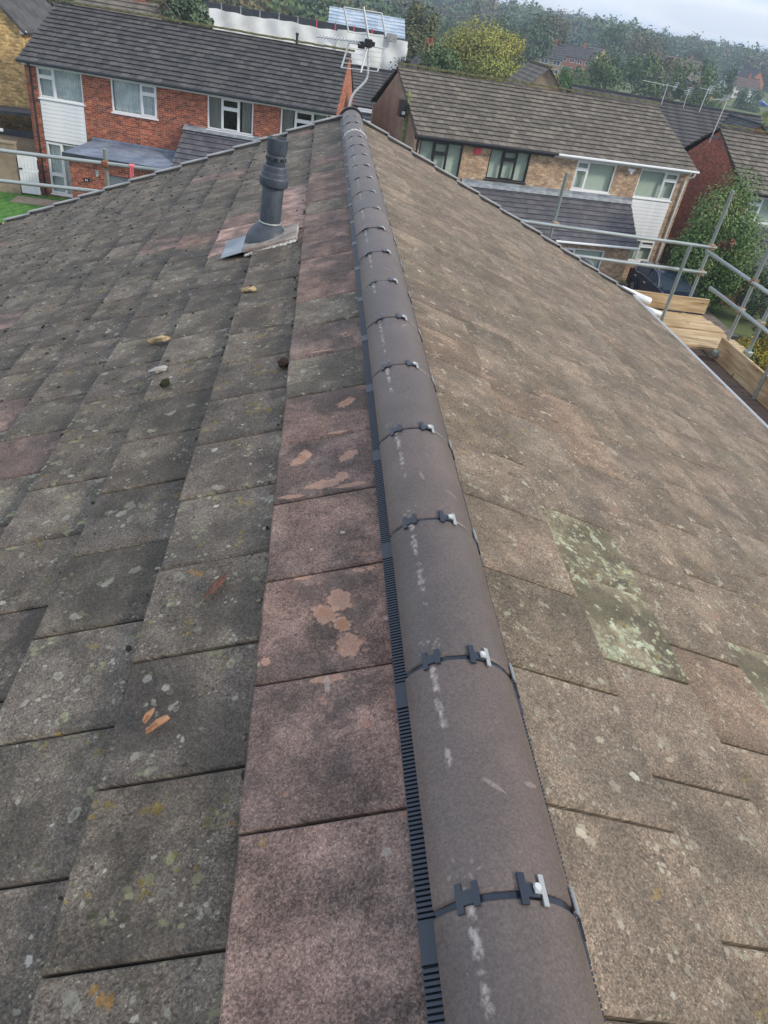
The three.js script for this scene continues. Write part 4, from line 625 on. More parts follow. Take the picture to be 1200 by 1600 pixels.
// ---------------------------------------------------------------- far left: yellow brick house, garage, gate
{
  const h = thing('brick_house', 'yellow brick house with bare gable at the far left edge', 'house', [-17.4, GROUND, -43]); h.off = V(-17.4, GROUND, -43);
  const z = -40, s = new THREE.Shape([[-20.4, GROUND], [-14.5, GROUND], [-14.38, -2.30], [-17.4, .6], [-20.4, -2.3]].map(a => new THREE.Vector2(...a)));
  mesh('gable_wall', metric(new THREE.ExtrudeGeometry(s, { depth: .3, bevelEnabled: false }).translate(0, 0, z - .3)), M.yellowBrick, h);
  mesh('side_wall', bx(-14.75, -14.46, GROUND, -2.4, z - 6.3, z - .305), M.yellowBrick, h); mesh('side_wall', bx(-20.4, -20.1, GROUND, -2.4, z - 6.3, z - .305), M.yellowBrick, h); mesh('gable_wall', metric(new THREE.ExtrudeGeometry(s, { depth: .3, bevelEnabled: false }).translate(0, 0, z - 6.62)), M.yellowBrick, h);
  for (const q of [-1, 1]) { const a = Math.atan2(2.9, 3.02); mesh('roof', [metric(new THREE.BoxGeometry(4.45, .1, 6.95)).translate(q * 2.22, 0, 0).applyMatrix4(new THREE.Matrix4().makeRotationZ(-q * a)).translate(-17.4, .72, z - 3.3)], M.roofA, h); }
  mesh('gutter', [rbx(-14.26, -14.14, -2.42, -2.32, z - 6.7, z + .1, .03)], M.black, h); mesh('soffit_end', [rbx(-14.46, -14.15, -2.42, -2.27, z + .0, z + .06, .01)], M.white, h);
  const g = thing('garage', 'flat black roofed garage between the yellow and red brick houses', 'garage', [-14.4, GROUND, -36.5]); g.off = V(-14.4, GROUND, -36.5);
  mesh('front_wall', bx(-16.9, -12.12, GROUND - .03, -5.62, -34.75, -34.5), M.stone, g); mesh('side_wall', bx(-12.37, -12.12, GROUND - .03, -5.62, -39.4, -34.755), M.stone, g); mesh('side_wall', bx(-16.9, -16.65, GROUND - .03, -5.62, -39.4, -34.755), M.stone, g);
  mesh('flat_roof', [metric(new THREE.BoxGeometry(4.9, .12, 5.4)).rotateZ(.02).rotateX(-.12).translate(-14.5, -5.2, -37.05)], M.feltDark, g); mesh('fascia', [bx(-17.0, -12.2, -5.75, -5.5, -34.49, -34.44)], M.feltDark, g); mesh('gutter_end', [rbx(-14.05, -13.75, -5.62, -5.50, -34.43, -34.3, .02)], M.white, g);
  const w = thing('garden_wall', 'low rendered side wall next to the white gate', 'wall', [-13.4, GROUND, -33.4]); mesh('wall_panel', bx(-.55, .42, -.02, 1.95, -.12, .12), M.stone, w); mesh('coping', rbx(-.6, .45, 1.95, 2.03, -.16, .16, .01), M.stone, w);
  const gt = thing('garden_gate', 'white boarded side gate beside the red brick house', 'gate', [-12.53, GROUND, -33.25]);
  for (let i = 0; i < 6; i++) { mesh('board', rbx(-.39 + i * .13, -.27 + i * .13, .06, 1.0, -.015, .01, .006), M.whiteBoard, gt); mesh('board', rbx(-.39 + i * .13, -.27 + i * .13, 1.06, 1.62 - .012 * Math.abs(i - 2.5), -.015, .01, .006), M.whiteBoard, gt); }
  mesh('frame', [bx(-.4, .4, .1, .2, -.05, -.018), bx(-.4, .4, .98, 1.08, -.05, .004), bx(-.4, .4, 1.45, 1.55, -.05, -.018)], M.whiteBoard, gt); mesh('latch', rbx(-.38, -.24, 1.02, 1.08, .012, .05, .008), M.black, gt);
}

// ---------------------------------------------------------------- scaffolds
const TR = .0242;
function couplerGeo(x, y, z) { return merge([rbx(x - .042, x + .042, y - .038, y + .038, z - .05, z + .05, .016), rod([x - .06, y + .01, z], [x + .06, y + .01, z], .010, 8), rod([x, y, z - .07], [x, y, z + .07], .009, 8)].map(g => { g.deleteAttribute('uv'); g.setAttribute('uv', new THREE.BufferAttribute(new Float32Array((g.attributes.position.count) * 2).fill(.3), 2)); return g; })); }
{
  const s = thing('scaffold', 'scaffold of grey tubes and boards at the right eave corner', 'scaffold', [5.1, GROUND, -7.5]); s.off = V(5.1, GROUND, -7.5);
  const P = (n, a, b) => mesh(n, rod(a, b, TR, 14), M.galv, s), C = (x, y, z, m = M.coupler) => mesh('coupler', couplerGeo(x, y, z), m, s), g = GROUND;
  P('upright', [2.93, g, -9.42], [2.93, -.36, -9.42]); P('upright', [5.21, g, -9.31], [5.21, -.27, -9.31]); P('upright', [4.48, g, -8.5], [4.48, -.84, -8.5]); P('upright', [5.16, g, -7.92], [5.16, -.2, -7.92]); P('upright', [5.2, -1.80, -7.47], [5.2, -.3, -7.47]); P('upright', [4.98, g, -6.67], [4.98, -.3, -6.67]); P('upright', [5.16, g, -3.6], [5.16, -.2, -3.6]);
  P('guard_rail', [1.6, -1.0, -9.255], [5.27, -1.0, -9.255]); P('guard_rail', [1.6, -1.35, -9.255], [5.27, -1.35, -9.255]);
  P('guard_rail', [5.125, -1.045, -9.22], [5.125, -1.055, -2.9]); P('guard_rail', [5.105, -1.40, -8.72], [5.105, -1.41, -2.9]);
  P('ledger', [5.15, -2.16, -9.4], [5.15, -2.16, -2.9]); P('ledger', [1.6, -2.16, -9.36], [5.4, -2.16, -9.36]); for (const z of [-9.1, -8.35, -7.7, -6.2, -4.6]) P('transom', [4.1, -2.115, z], [5.35, -2.115, z]);
  C(2.93, -1.0, -9.33); C(5.21, -1.0, -9.285, M.plank); C(5.21, -1.36, -9.285); C(2.93, -1.36, -9.33); C(5.15, -1.05, -7.9, M.rust); C(5.14, -1.41, -7.9); C(5.18, -1.41, -7.47); C(5.0, -1.06, -6.67); C(5.2, -1.80, -7.47, M.galv); C(5.22, -1.80, -9.31, M.galv); C(4.98, -1.95, -7.75, M.galv);
  const pl = (x0, x1, y0, y1, z0, z1, m, n = 'plank') => mesh(n, rbx(x0, x1, y0, y1, z0, z1, .006), m, s);
  for (let i = 0; i < 6; i++) pl(3.95 + (i % 2) * .03, 5.42 + [.0, .02, .03, .03, .05, .06][i], -1.965 + (i % 3) * .009, -1.925 + (i % 3) * .009, -9.17 + i * .229, -9.17 + i * .229 + .214, M.plank);
  for (let i = 0; i < 4; i++) pl(4.10 + i * .229, 4.10 + i * .229 + .222, -2.09 + (i % 2) * .004, -2.05 + (i % 2) * .004, -7.86 + (i % 3) * .02, -2.6, M.plankDark);
  pl(3.55, 5.47, -1.915, -1.70, -9.235, -9.197, M.plank, 'toe_board'); pl(4.985, 5.023, -2.04, -1.74, -7.80, -2.7, M.plank, 'toe_board');
}
{
  const s = thing('scaffold', 'two scaffold rails and a short upright beyond the left verge', 'scaffold', [-4.4, GROUND, -9.6]); s.off = V(-4.4, GROUND, -9.6); const g = GROUND;
  const P = (n, a, b) => mesh(n, rod(a, b, TR, 14), M.galv, s);
  P('guard_rail', [-6.6, -1.12, -9.6], [-2.15, -1.06, -9.6]); P('guard_rail', [-6.6, -1.50, -9.6], [-2.5, -1.41, -9.6]); P('upright', [-3.04, g, -9.65], [-3.04, -.91, -9.65]); P('upright', [-6.3, g, -9.65], [-6.3, -.3, -9.65]);
  mesh('coupler', couplerGeo(-3.04, -1.08, -9.62), M.rust, s); mesh('coupler', couplerGeo(-3.04, -1.43, -9.62), M.coupler, s); mesh('coupler', couplerGeo(-6.3, -1.12, -9.62), M.coupler, s);
  const t = solo('warning_tape', [bx(-2.725, -2.705, -1.20, -1.05, -9.574, -9.57), bx(-2.695, -2.68, -1.17, -1.05, -9.572, -9.568), rod([-2.735, -1.06, -9.6], [-2.67, -1.06, -9.6], .027)], M.tape, 'pink and white tape tied to the left scaffold rail', 'tape');
}
{ const mk = (a, b, r, l) => solo('plastic_tube', [new THREE.LatheGeometry([[r * .86, 0], [r, 0], [r, 1], [r * .86, 1], [r * .86, 0]].map(q => new THREE.Vector2(q[0], q[1] * V(...a).distanceTo(V(...b)))), 18).applyQuaternion(new THREE.Quaternion().setFromUnitVectors(V(0, 1, 0), V(...b).sub(V(...a)).normalize())).translate(...a)], M.white, l, 'tube', 'white tubes on the scaffold boards');
  mk([3.95, -1.62, -8.9], [4.42, -1.74, -8.9], .05, 'longer white plastic tube lying on the scaffold boards by the eave corner'); mk([4.05, -1.72, -8.62], [4.50, -1.82, -8.62], .045, 'shorter white plastic tube lying on the scaffold boards'); }
// ---------------------------------------------------------------- aerials
{
  const a = thing('tv_aerial', 'nearest television aerial on a bent mast at the far end of the ridge', 'aerial', [-.02, -.45, -8.85]); a.off = V(-.02, -.45, -8.85); const z = -8.9;
  mesh('mast', [tubeCurve([[-.03, -.6, z], [-.03, .06, z], [-.015, .14, z], [.02, .21, z], [.10, .30, z], [.14, .36, z], [.145, .44, z], [.13, .60, z], [.118, .74, z]], .0125, 60, 12), rod([.118, .73, z], [.02, 1.02, z], .0125, 12)], M.alu, a);
  mesh('bracket', [rbx(-.075, .015, -.16, -.10, z - .02, GABLE + .05, .008), rbx(-.075, .015, -.40, -.34, z - .02, GABLE + .05, .008)], M.galv, a);
  mesh('strut', [rod([.11, .66, z + .02], [.06, .42, z + .12], .010)], M.alu, a);
  const clamp2 = mesh('clamp', [rbx(.07, .16, .66, .74, z - .03, z + .05, .012), rbx(.0, .08, .64, .71, z + .02, z + .07, .012), rbx(.155, .19, .68, .72, z - .02, z + .02, .006)], M.black, a);
  // boom points to the left with its crossed directors
  mesh('boom', [rod([-.46, .685, z + .06], [.10, .70, z + .02], .009)], M.alu, a); for (let i = 0; i < 13; i++) { const x = -.43 + i * .036, y = .688 + i * .0008; mesh('director', [rod([x - .02, y - .018, z + .06 - .05], [x + .02, y + .018, z + .06 + .05], .0035, 6), rod([x - .02, y + .018, z + .06 - .05], [x + .02, y - .018, z + .06 + .05], .0035, 6)], M.alu, a); }
  const frame = (c, n) => { const L = []; const [A, B, C, D] = c; L.push(rod(A, B, .007, 8), rod(B, C, .009, 8), rod(D, A, .009, 8), rod(D, C, .005, 8)); const m = mesh('reflector_frame', L, M.alu, a); for (let i = 1; i < n; i++) { const t = i / n, p = A.map((e, k) => lerp(e, D[k], t)), q = B.map((e, k) => lerp(e, C[k], t)); mesh('rod', rod(p, q, .0028, 6), M.alu, m); } };
  frame([[-.19, .985, z], [.225, .99, z], [.30, .78, z - .02], [-.115, .77, z - .02]], 2); frame([[-.10, .675, z], [.31, .675, z], [.25, .45, z + .04], [-.16, .43, z + .04]], 5);
}
function aerial(pos, top, label, o = {}) {
  const a = thing('tv_aerial', label, 'aerial', pos, o.turn ?? 0, 'aerials on the roofs behind'), h = top;
  mesh('mast', rod([0, -.4, 0], [o.lean ?? 0, h, 0], .030), M.alu, a); const x = o.lean ?? 0, L = o.len ?? 1.1;
  mesh('boom', rod([x - L * .75, h - .1, 0], [x + L * .3, h - .16, 0], .022), M.alu, a);
  for (let i = 0; i < 8; i++) mesh('director', rod([x - L * .72 + i * L * .105, h - .1 - i * .005, -.16], [x - L * .72 + i * L * .105, h - .1 - i * .005, .16], .014, 6), M.alu, a);
  for (let i = 0; i < 5; i++) mesh('reflector_rod', rod([x + L * .22 + i * .015, h - .34 + i * .11, -.26], [x + L * .22 + i * .015, h - .34 + i * .11, .26], .016, 6), M.alu, a);
  mesh('reflector_post', [rod([x + L * .22, h - .38, 0], [x + L * .3, h + .14, 0], .020)], M.alu, a); return a;
}
// ---------------------------------------------------------------- cars
function car(pos, turn, label, paint = M.paint) {
  const c = thing('parked_car', label, 'car', pos, turn, 'cars on the drives');      // faces +z, 4.2 m long
  const prof = [[-2.08, .30], [-2.10, .62], [-2.02, .86], [-1.88, .96], [-.9, .98], [.55, .95], [1.15, .90], [1.72, .78], [2.02, .66], [2.10, .50], [2.08, .28], [1.72, .22], [1.66, .22], [-1.66, .22]];
  const s = new THREE.Shape(); prof.forEach((p, i) => i ? s.lineTo(...p) : s.moveTo(...p));
  const body = new THREE.ExtrudeGeometry(s, { depth: 1.56, bevelEnabled: true, bevelSize: .05, bevelThickness: .10, bevelSegments: 5, steps: 6 }); body.rotateY(-Math.PI / 2).translate(.78, 0, 0);
  { const p = body.attributes.position; for (let i = 0; i < p.count; i++) { const z = p.getZ(i), y = p.getY(i), k = 1 - .10 * smooth(1.1, 2.1, Math.abs(z)) - .05 * smooth(.6, 1, y); p.setX(i, p.getX(i) * k); } body.computeVertexNormals(); }
  mesh('body', body, paint, c);
  // cabin lofted through stations: [z, half width, top y, half width at sill]
  const st = [[-1.98, .66, .95, .70], [-1.78, .62, 1.30, .74], [-1.35, .61, 1.44, .78], [-.5, .60, 1.475, .80], [.10, .59, 1.44, .80], [.62, .56, 1.16, .79], [1.02, .60, .90, .78]], pos3 = [], idx = [], uv = [], m = 12;
  st.forEach(([z, hw, y, hs]) => { for (let i = 0; i <= m; i++) { const t = i / m * 2 - 1, a = Math.abs(t), side = smooth(1, .62, a), x = Math.sign(t) * (a > .62 ? lerp(hw, hs, (a - .62) / .38) : hw * a / .62), yy = a > .62 ? lerp(y - .035, .93, Math.pow((a - .62) / .38, .95)) : y - .035 * Math.pow(a / .62, 3); pos3.push(x, Math.max(yy, .90), z); uv.push(t, z); } });
  for (let r = 0; r + 1 < st.length; r++) for (let i = 0; i < m; i++) { const A = r * (m + 1) + i, B = A + m + 1; idx.push(A, B, A + 1, A + 1, B, B + 1); }
  const cab = new THREE.BufferGeometry(); cab.setAttribute('position', new THREE.Float32BufferAttribute(pos3, 3)); cab.setAttribute('uv', new THREE.Float32BufferAttribute(uv, 2)); cab.setIndex(idx); cab.computeVertexNormals(); mesh('roof', cab, paint, c);
  const quad = (a, b, d, e, n = 1) => { const g = new THREE.BufferGeometry(); g.setAttribute('position', new THREE.Float32BufferAttribute([...a, ...b, ...d, ...a, ...d, ...e], 3)); g.setAttribute('uv', new THREE.Float32BufferAttribute(new Array(12).fill(0), 2)); g.computeVertexNormals(); return g; };
  mesh('windscreen', quad([-.70, .955, 1.00], [.70, .955, 1.00], [.55, 1.432, .155], [-.55, 1.432, .155]), M.carGlass, c); mesh('rear_window', quad([.60, .99, -1.99], [-.60, .99, -1.99], [-.54, 1.30, -1.82], [.54, 1.30, -1.82]), M.carGlass, c);
  for (const q of [-1, 1]) {
    mesh('side_window', quad([q * .806, .985, .72], [q * .81, .985, -.40], [q * .638, 1.375, -.40], [q * .630, 1.335, .13]), M.carGlass, c); mesh('side_window', quad([q * .81, .985, -.46], [q * .80, .99, -1.5], [q * .655, 1.345, -1.32], [q * .640, 1.375, -.46]), M.carGlass, c);
    mesh('window_trim', [tubeCurve([[q * .815, .965, .78], [q * .818, .965, -.4], [q * .805, .97, -1.55]], .010, 16, 6), tubeCurve([[q * .80, 1.0, .80], [q * .64, 1.36, .14], [q * .63, 1.425, -.42], [q * .655, 1.375, -1.35], [q * .79, 1.0, -1.6]], .009, 30, 6)], M.alu, c);
    mesh('roof_rail', tubeCurve([[q * .60, 1.45, .1], [q * .60, 1.495, -.1], [q * .60, 1.50, -.9], [q * .61, 1.46, -1.25]], .013, 20, 6), M.alu, c);
    mesh('door_seam', [bx(q * .868 - .004, q * .868 + .004, .35, .93, -.436, -.428)], M.black, c);
    for (const z of [.0, -.95]) mesh('door_handle', rbx(q * .875 - .02, q * .875 + .02, .80, .83, z - .42, z - .24, .008), M.alu, c);
    mesh('mirror', [rbx(q * .93 - .09, q * .93 + .09, .94, 1.07, .60, .72, .04)], paint, c); mesh('headlight', [rbx(q * .60 - .17, q * .60 + .17, .60, .72, 1.86, 2.04, .04)], M.lamp, c); mesh('rear_light', [rbx(q * .70 - .12, q * .70 + .12, .70, .92, -2.08, -1.96, .03)], M.redLamp, c);
    for (const z of [1.30, -1.28]) { const w = mesh('wheel', new THREE.TorusGeometry(.245, .085, 10, 28).rotateY(Math.PI / 2).translate(q * .80, .33, z), M.tyre, c); mesh('rim', [new THREE.CylinderGeometry(.20, .20, .10, 24).rotateZ(Math.PI / 2).translate(q * .80, .33, z)], M.rim, w); const sp = []; for (let i = 0; i < 5; i++) sp.push(rbx(-.012, .012, .02, .2, -.03, .03, .008).applyMatrix4(new THREE.Matrix4().makeRotationX(i * 1.2566)).translate(q * .855, .33, z)); mesh('spokes', sp, M.rim, w); mesh('wheel_arch', new THREE.TorusGeometry(.35, .03, 8, 24, Math.PI).rotateY(Math.PI / 2).translate(q * .855, .33, z), M.black, c); }
  }
  mesh('grille', rbx(-.45, .45, .42, .58, 2.05, 2.125, .02), M.black, c); mesh('bumper', rbx(-.80, .80, .26, .42, 1.95, 2.14, .06), M.black, c);
  return c;
}
car([15.05, -7.79, -28.75], .06, 'dark navy hatchback parked nose out beside the big green bush'); car([10.75, -7.79, -28.3], .05, 'dark blue car mostly hidden behind the right roof verge');

// ---------------------------------------------------------------- plants
// a crown: leaf-sized faces spread through lumps that fill an uneven outline
function crown(n, rx, ry, rz, size, seed, pal, o = {}) {
  const R = mulberry(seed), lumps = [], pos = [], col = [], nor = [], uvs = [], k = o.lumps ?? 26;
  for (let i = 0; i < k; i++) { const u = R() * 2 - 1, a = R() * 6.283, q = Math.sqrt(1 - u * u), d = .38 + .5 * Math.sqrt(R()); lumps.push([q * Math.cos(a) * d, u * d * (o.flat ?? 1), q * Math.sin(a) * d, .24 + R() * .24, R()]); }
  for (let i = 0; i < n; i++) {
    const L = lumps[Math.floor(R() * k)], u = R() * 2 - 1, a = R() * 6.283, q = Math.sqrt(1 - u * u), d = L[3] * (.45 + .6 * Math.pow(R(), .5)) * (R() < .04 ? 1.15 : 1);
    const dx = q * Math.cos(a), dy = u, dz = q * Math.sin(a), x = (L[0] + dx * d) * rx, y = (L[1] + dy * d) * ry, z = (L[2] + dz * d) * rz;
    const N = V(dx + (R() - .5) * 1.3, dy + .35 + (R() - .5) * 1.3, dz + (R() - .5) * 1.3).normalize(), T = V(R() - .5, (R() - .5) * (o.droop ? 3 : 1), R() - .5).cross(N).normalize(), B = N.clone().cross(T), s = size * (.6 + R() * .8), e = s * (o.narrow ?? .62);
    const P = [[-s, 0], [0, -e], [s, 0], [0, e]].map(([p, w], j) => V(x, y, z).addScaledVector(T, p).addScaledVector(B, w).addScaledVector(N, (j % 2 ? 0 : -.18) * s));
    let c = pal[Math.floor(Math.min(.999, clamp(L[4] * .55 + R() * .45)) * pal.length)]; const v = .75 + R() * .5; c = c.map(g => g * v);
    for (const j of [0, 1, 2, 0, 2, 3]) { pos.push(P[j].x, P[j].y, P[j].z); nor.push(N.x, N.y, N.z); col.push(...c); uvs.push(0, 0); }
  }
  const g = new THREE.BufferGeometry(); g.setAttribute('position', new THREE.Float32BufferAttribute(pos, 3)); g.setAttribute('normal', new THREE.Float32BufferAttribute(nor, 3)); g.setAttribute('color', new THREE.Float32BufferAttribute(col, 3)); g.setAttribute('uv', new THREE.Float32BufferAttribute(uvs, 2)); return g;
}
function trunkGeo(h, r, seed, spread) { const R = mulberry(seed), L = [rod([0, -.3, 0], [(R() - .5) * .2, h, (R() - .5) * .2], r, 9, r * .55)]; for (let i = 0; i < 6; i++) { const a = i * 1.05 + R(), y = h * (.62 + R() * .34); L.push(rod([0, y, 0], [Math.cos(a) * spread * (.5 + R() * .3), y + spread * (.35 + R() * .5), Math.sin(a) * spread * (.5 + R() * .3)], r * .4, 6, r * .1)); } return merge(L); }
const green = [[0.087, 0.145, 0.043], [0.116, 0.178, 0.054], [0.069, 0.116, 0.043], [0.145, 0.202, 0.069]], dark = [[0.066, 0.112, 0.056], [0.086, 0.136, 0.061], [0.106, 0.158, 0.071], [0.075, 0.117, 0.071]], yellow = [[0.191, 0.236, 0.059], [0.270, 0.293, 0.067], [0.382, 0.350, 0.079], [0.146, 0.191, 0.054]], autumn = [[0.126, 0.121, 0.051], [0.151, 0.119, 0.051], [0.101, 0.115, 0.051], [0.186, 0.144, 0.068]], bright = [[0.072, 0.156, 0.036], [0.096, 0.180, 0.042], [0.060, 0.132, 0.034]];
function tree(name, pos, base, rx, ry, rz, n, size, seed, pal, label, o = {}) {      // pos = crown centre
  const t = thing(name, label, o.cat ?? 'tree', [pos[0], base, pos[2]], 0, o.group), h = pos[1] - base;
  const tr = mesh('trunk', trunkGeo(Math.max(.3, h - ry * .3), Math.max(.05, Math.min(rx, ry) * .07), seed + 9, rx), M.bark, t); const c = mesh('crown', crown(n, rx, ry, rz, size, seed, pal, o), M.leaf, t); c.position.y = h; return t;
}
// big bush on the drive, low shrubs, planting by the bay
tree('garden_bush', [17.0, -5.3, -29.2], -7.8, 1.78, 2.6, 1.6, 30000, .052, 31, [[0.081, 0.155, 0.038], [0.115, 0.203, 0.054], [0.149, 0.230, 0.074], [0.203, 0.250, 0.101]], 'tall glossy green bush beside the navy car', { lumps: 40, cat: 'bush' });
mesh('flower_heads', crown(260, .5, .42, .3, .06, 33, [[.22, .10, .06], [.26, .13, .08], [.18, .10, .07]], { lumps: 5 }), M.leaf, scene.getObjectByName('garden_bush')).position.set(-.55, 2.95, 1.35);
tree('garden_shrub', [16.25, -7.05, -22.5], -7.8, .85, .75, .8, 4200, .045, 35, [[.26, .22, .02], [.36, .28, .02], [.16, .16, .02]], 'rounded yellow leaved shrub by the right scaffold', { cat: 'shrub' });
tree('garden_shrub', [15.35, -7.4, -22.2], -7.8, .7, .5, .6, 2400, .045, 36, green, 'low green shrub left of the yellow shrub', { cat: 'shrub' });
tree('garden_shrub', [18.3, -7.2, -25.2], -7.8, .9, .7, .8, 2600, .05, 37, autumn, 'low brown shrub in front of the dark brick house', { cat: 'shrub' });
tree('garden_shrub', [19.2, -6.6, -28.3], -7.8, 1.0, 1.2, .8, 3600, .06, 38, dark, 'dark green shrub under the dark brick house window', { cat: 'shrub' });
// trees beyond the houses
const eyeTo = (x, z) => Math.hypot(x, z);
tree('broadleaf_tree', [14.9, -2.7, -75], -8, 5.4, 3.5, 4.6, 72000, .088, 41, yellow, 'broad yellow green tree rising behind the buff brick house', { lumps: 46 });
tree('broadleaf_tree', [9.9, -2.2, -96], -8, 2.9, 3.6, 2.6, 14000, .16, 42, [[.10, .115, .04], [.13, .135, .05], [.085, .10, .038]], 'pale olive tree right of the white sheeted building', { droop: true });
tree('broadleaf_tree', [9.2, -2.5, -69], -8, 1.9, 1.5, 1.6, 7000, .11, 43, green, 'small green tree left of the broad yellow green tree');
tree('garden_shrub', [5.2, -2.85, -55], -7.9, 1.6, 1.2, 1.3, 1500, .10, 44, [[.055, .045, .038], [.065, .055, .04], [.045, .045, .03]], 'thin dark brown shrub in front of the white sheeted building', { cat: 'shrub' });
tree('garden_shrub', [4.6, -4.2, -56], -7.9, 2.2, 1.2, 1.3, 2600, .13, 45, dark, 'dark green hedge shrub below the white sheeted building', { cat: 'shrub' });
tree('broadleaf_tree', [-17.2, -3.4, -53], -7.8, 1.9, 3.0, 1.8, 9000, .10, 46, [[.085, .09, .045], [.11, .095, .05], [.06, .075, .035], [.13, .10, .06]], 'brown green tree between the yellow and red brick houses', { lumps: 30 });
tree('broadleaf_tree', [-10.6, -2.1, -63], -7.9, 1.9, 1.8, 1.6, 4000, .15, 47, dark, 'dark green tree behind the red brick house roof');
const mid = [[45.1, -1.6, -185, 5.4, dark], [39.3, -1.2, -190, 4.6, dark], [57.5, 1.2, -218, 5, autumn], [22.9, -2.6, -170, 4.4, dark], [44.7, -3.2, -130, 3.4, green], [31.2, -3.5, -105, 1.6, bright], [39.2, -4.4, -125, 2.2, green], [58.6, -3.4, -150, 4.4, green], [71.7, -3.0, -170, 4.4, autumn], [64.5, -2.4, -140, 4.2, green], [108.5, -5.6, -200, 3.8, dark], [82.9, .6, -240, 5.6, dark], [100.7, .6, -260, 6.4, autumn], [120.1, 1.4, -300, 6, dark], [142.2, .8, -310, 5, dark], [128.6, 1.2, -315, 5.6, dark], [142.5, -4, -240, 3, green], [23.4, -3.6, -150, 2.4, green], [60.7, -5.6, -120, 1.6, bright], [68, -5.2, -118, 1.8, yellow], [16, -3.4, -140, 3, dark], [33, -2.4, -160, 3.8, green], [50, -4.0, -150, 2.8, green], [78, -4.4, -160, 3, green], [90, -3.4, -240, 3.6, dark], [-2, -2.6, -150, 4.5, dark], [-22, -3, -140, 5, dark], [-34, -3, -120, 5, green]];
const where = ['behind the pale house on the hillside, darkest of the far row', 'beside the thin poplar, dark and dense', 'brownish, above the dark roofed hillside house', 'dense, above the red gable end', 'rounded, above the long dark roof behind', 'small, brightest green, over the right roof ridge', 'soft, left of the round hillside trees', 'round, left of the row of aerials', 'olive brown, above the row of aerials', 'large, above the tallest aerial', 'round clipped, in front of the white far house', 'dark, above the yellow gable far away', 'brown topped, below the skyline near the right', 'dark, below the skyline at the right', 'dense, left of the far pink gable', 'dark, touching the skyline at the right', 'green, at the right edge by the far houses', 'small, left of the thin poplar', 'small and bright, beside the far lawn', 'yellowish, beside the far lawn', 'dark, just right of the white sheeted building', 'green, above the broad yellow green tree', 'green, left of the far red brick house', 'green, in front of the white far house', 'dark, behind the white far house', 'dark, above the white sheeted building', 'dark, far off behind the red brick roof', 'green, far off at the left'];
mid.forEach(([x, y, z, r, pal], i) => tree('broadleaf_tree', [x, y, z], -9.2, r, r * .95, r * .9, 2600, r * .06, 600 + i, pal, 'tree ' + where[i], { group: 'trees among the far houses' }));
{ const t = thing('poplar_tree', 'thin bare grey brown poplar standing tall above the far trees', 'tree', [35.0, -9, -205]); mesh('trunk', trunkGeo(9, .22, 5, .8), M.bark, t); const c = mesh('crown', crown(900, 1.7, 6.6, 1.6, .30, 71, [[.075, .07, .055], [.09, .08, .06]], { narrow: .2, droop: true, lumps: 30 }), M.leaf, t); c.position.y = 8.2; }
{ const t = thing('conifer_tree', 'narrow dark conifer among the far houses at the right', 'tree', [91.3, -9, -180]); mesh('trunk', trunkGeo(6, .2, 6, .6), M.bark, t); const c = mesh('crown', crown(1300, 1.9, 3.6, 1.9, .24, 72, dark, { lumps: 22 }), M.leaf, t); c.position.y = 6.4; }

// ---------------------------------------------------------------- ground and hills
const terrain = (x, z) => { const d = -z; return -7.86 - 1.5 * smooth(60, 140, d) + 2.2 * smooth(140, 215, d) + 8.0 * smooth(250, 640, d + .06 * Math.abs(x)) + 1.6 * Math.sin(x * .013 + 1) * smooth(300, 600, d); };
{
  const g = new THREE.PlaneGeometry(2400, 2400, 160, 160).rotateX(-Math.PI / 2), p = g.attributes.position; for (let i = 0; i < p.count; i++) { const z = p.getZ(i) - 700, x = p.getX(i); p.setXYZ(i, x, terrain(x, z) - .02, z); } g.computeVertexNormals();
  struct('ground', metric(g), std({ map: mottled(121, [70, 84, 46], [104, 112, 66], .05, 1024), roughness: 1 }));
  struct('lawn', bx(-18, -9.9, GROUND - .12, GROUND - .012, -33.6, -28.2), std({ map: mottled(122, [62, 112, 40], [96, 146, 56], 1.1), bumpMap: gritTex, bumpScale: .03, roughness: 1 }));
  struct('path', bx(-13.0, -9.9, GROUND - .1, GROUND + .0, -32.95, -31.9), M.stone);
  struct('driveway', bx(-9.8, -6.2, GROUND - .1, GROUND + .004, -30, -22.2), std({ map: mottled(123, [96, 92, 88], [126, 120, 114], .6), bumpMap: gritTex, bumpScale: .006 })); struct('driveway', bx(8.6, 17.4, -7.95, -7.788, -31.6, -22.2), std({ map: mottled(124, [104, 96, 90], [134, 124, 116], .6), bumpMap: gritTex, bumpScale: .006 }));
  struct('flower_bed', bx(14.2, 20.5, -7.9, -7.77, -25.8, -21.6), std({ map: mottled(125, [74, 56, 42], [110, 88, 66], 1.2), bumpMap: gritTex, bumpScale: .04 }));
  struct('pavement', bx(-60, 60, -7.9, -7.72, -22.15, -20.2), std({ map: mottled(126, [134, 132, 128], [158, 156, 150], .5) })); struct('road', bx(-60, 60, -8.0, -7.84, -20.15, -13.8), std({ map: mottled(127, [66, 66, 68], [88, 88, 90], .5), bumpMap: gritTex, bumpScale: .006 })); struct('pavement', bx(-60, 60, -7.9, -7.72, -13.75, -11.8), std({ map: mottled(126, [134, 132, 128], [158, 156, 150], .5) }));
  const k = thing('timber_edging', 'pale timber edging board along the left lawn', 'edging', [-13.5, GROUND, -28.1]); mesh('board', rbx(-4.5, 3.4, -.1, .22, -.03, .03, .01), M.plank, k);
  const f = thing('panel_fence', 'weathered timber fence panel in the passage between two houses', 'fence', [17.45, -7.8, -36]); for (let i = 0; i < 9; i++) mesh('board', rbx(-1.05 + i * .235, -.83 + i * .235, 0, 1.05, -.02, .02, .006), M.plankDark, f); mesh('rail', [rbx(-1.06, 1.06, 1.06, 1.3, -.05, .05, .01)], M.tan, f);
}
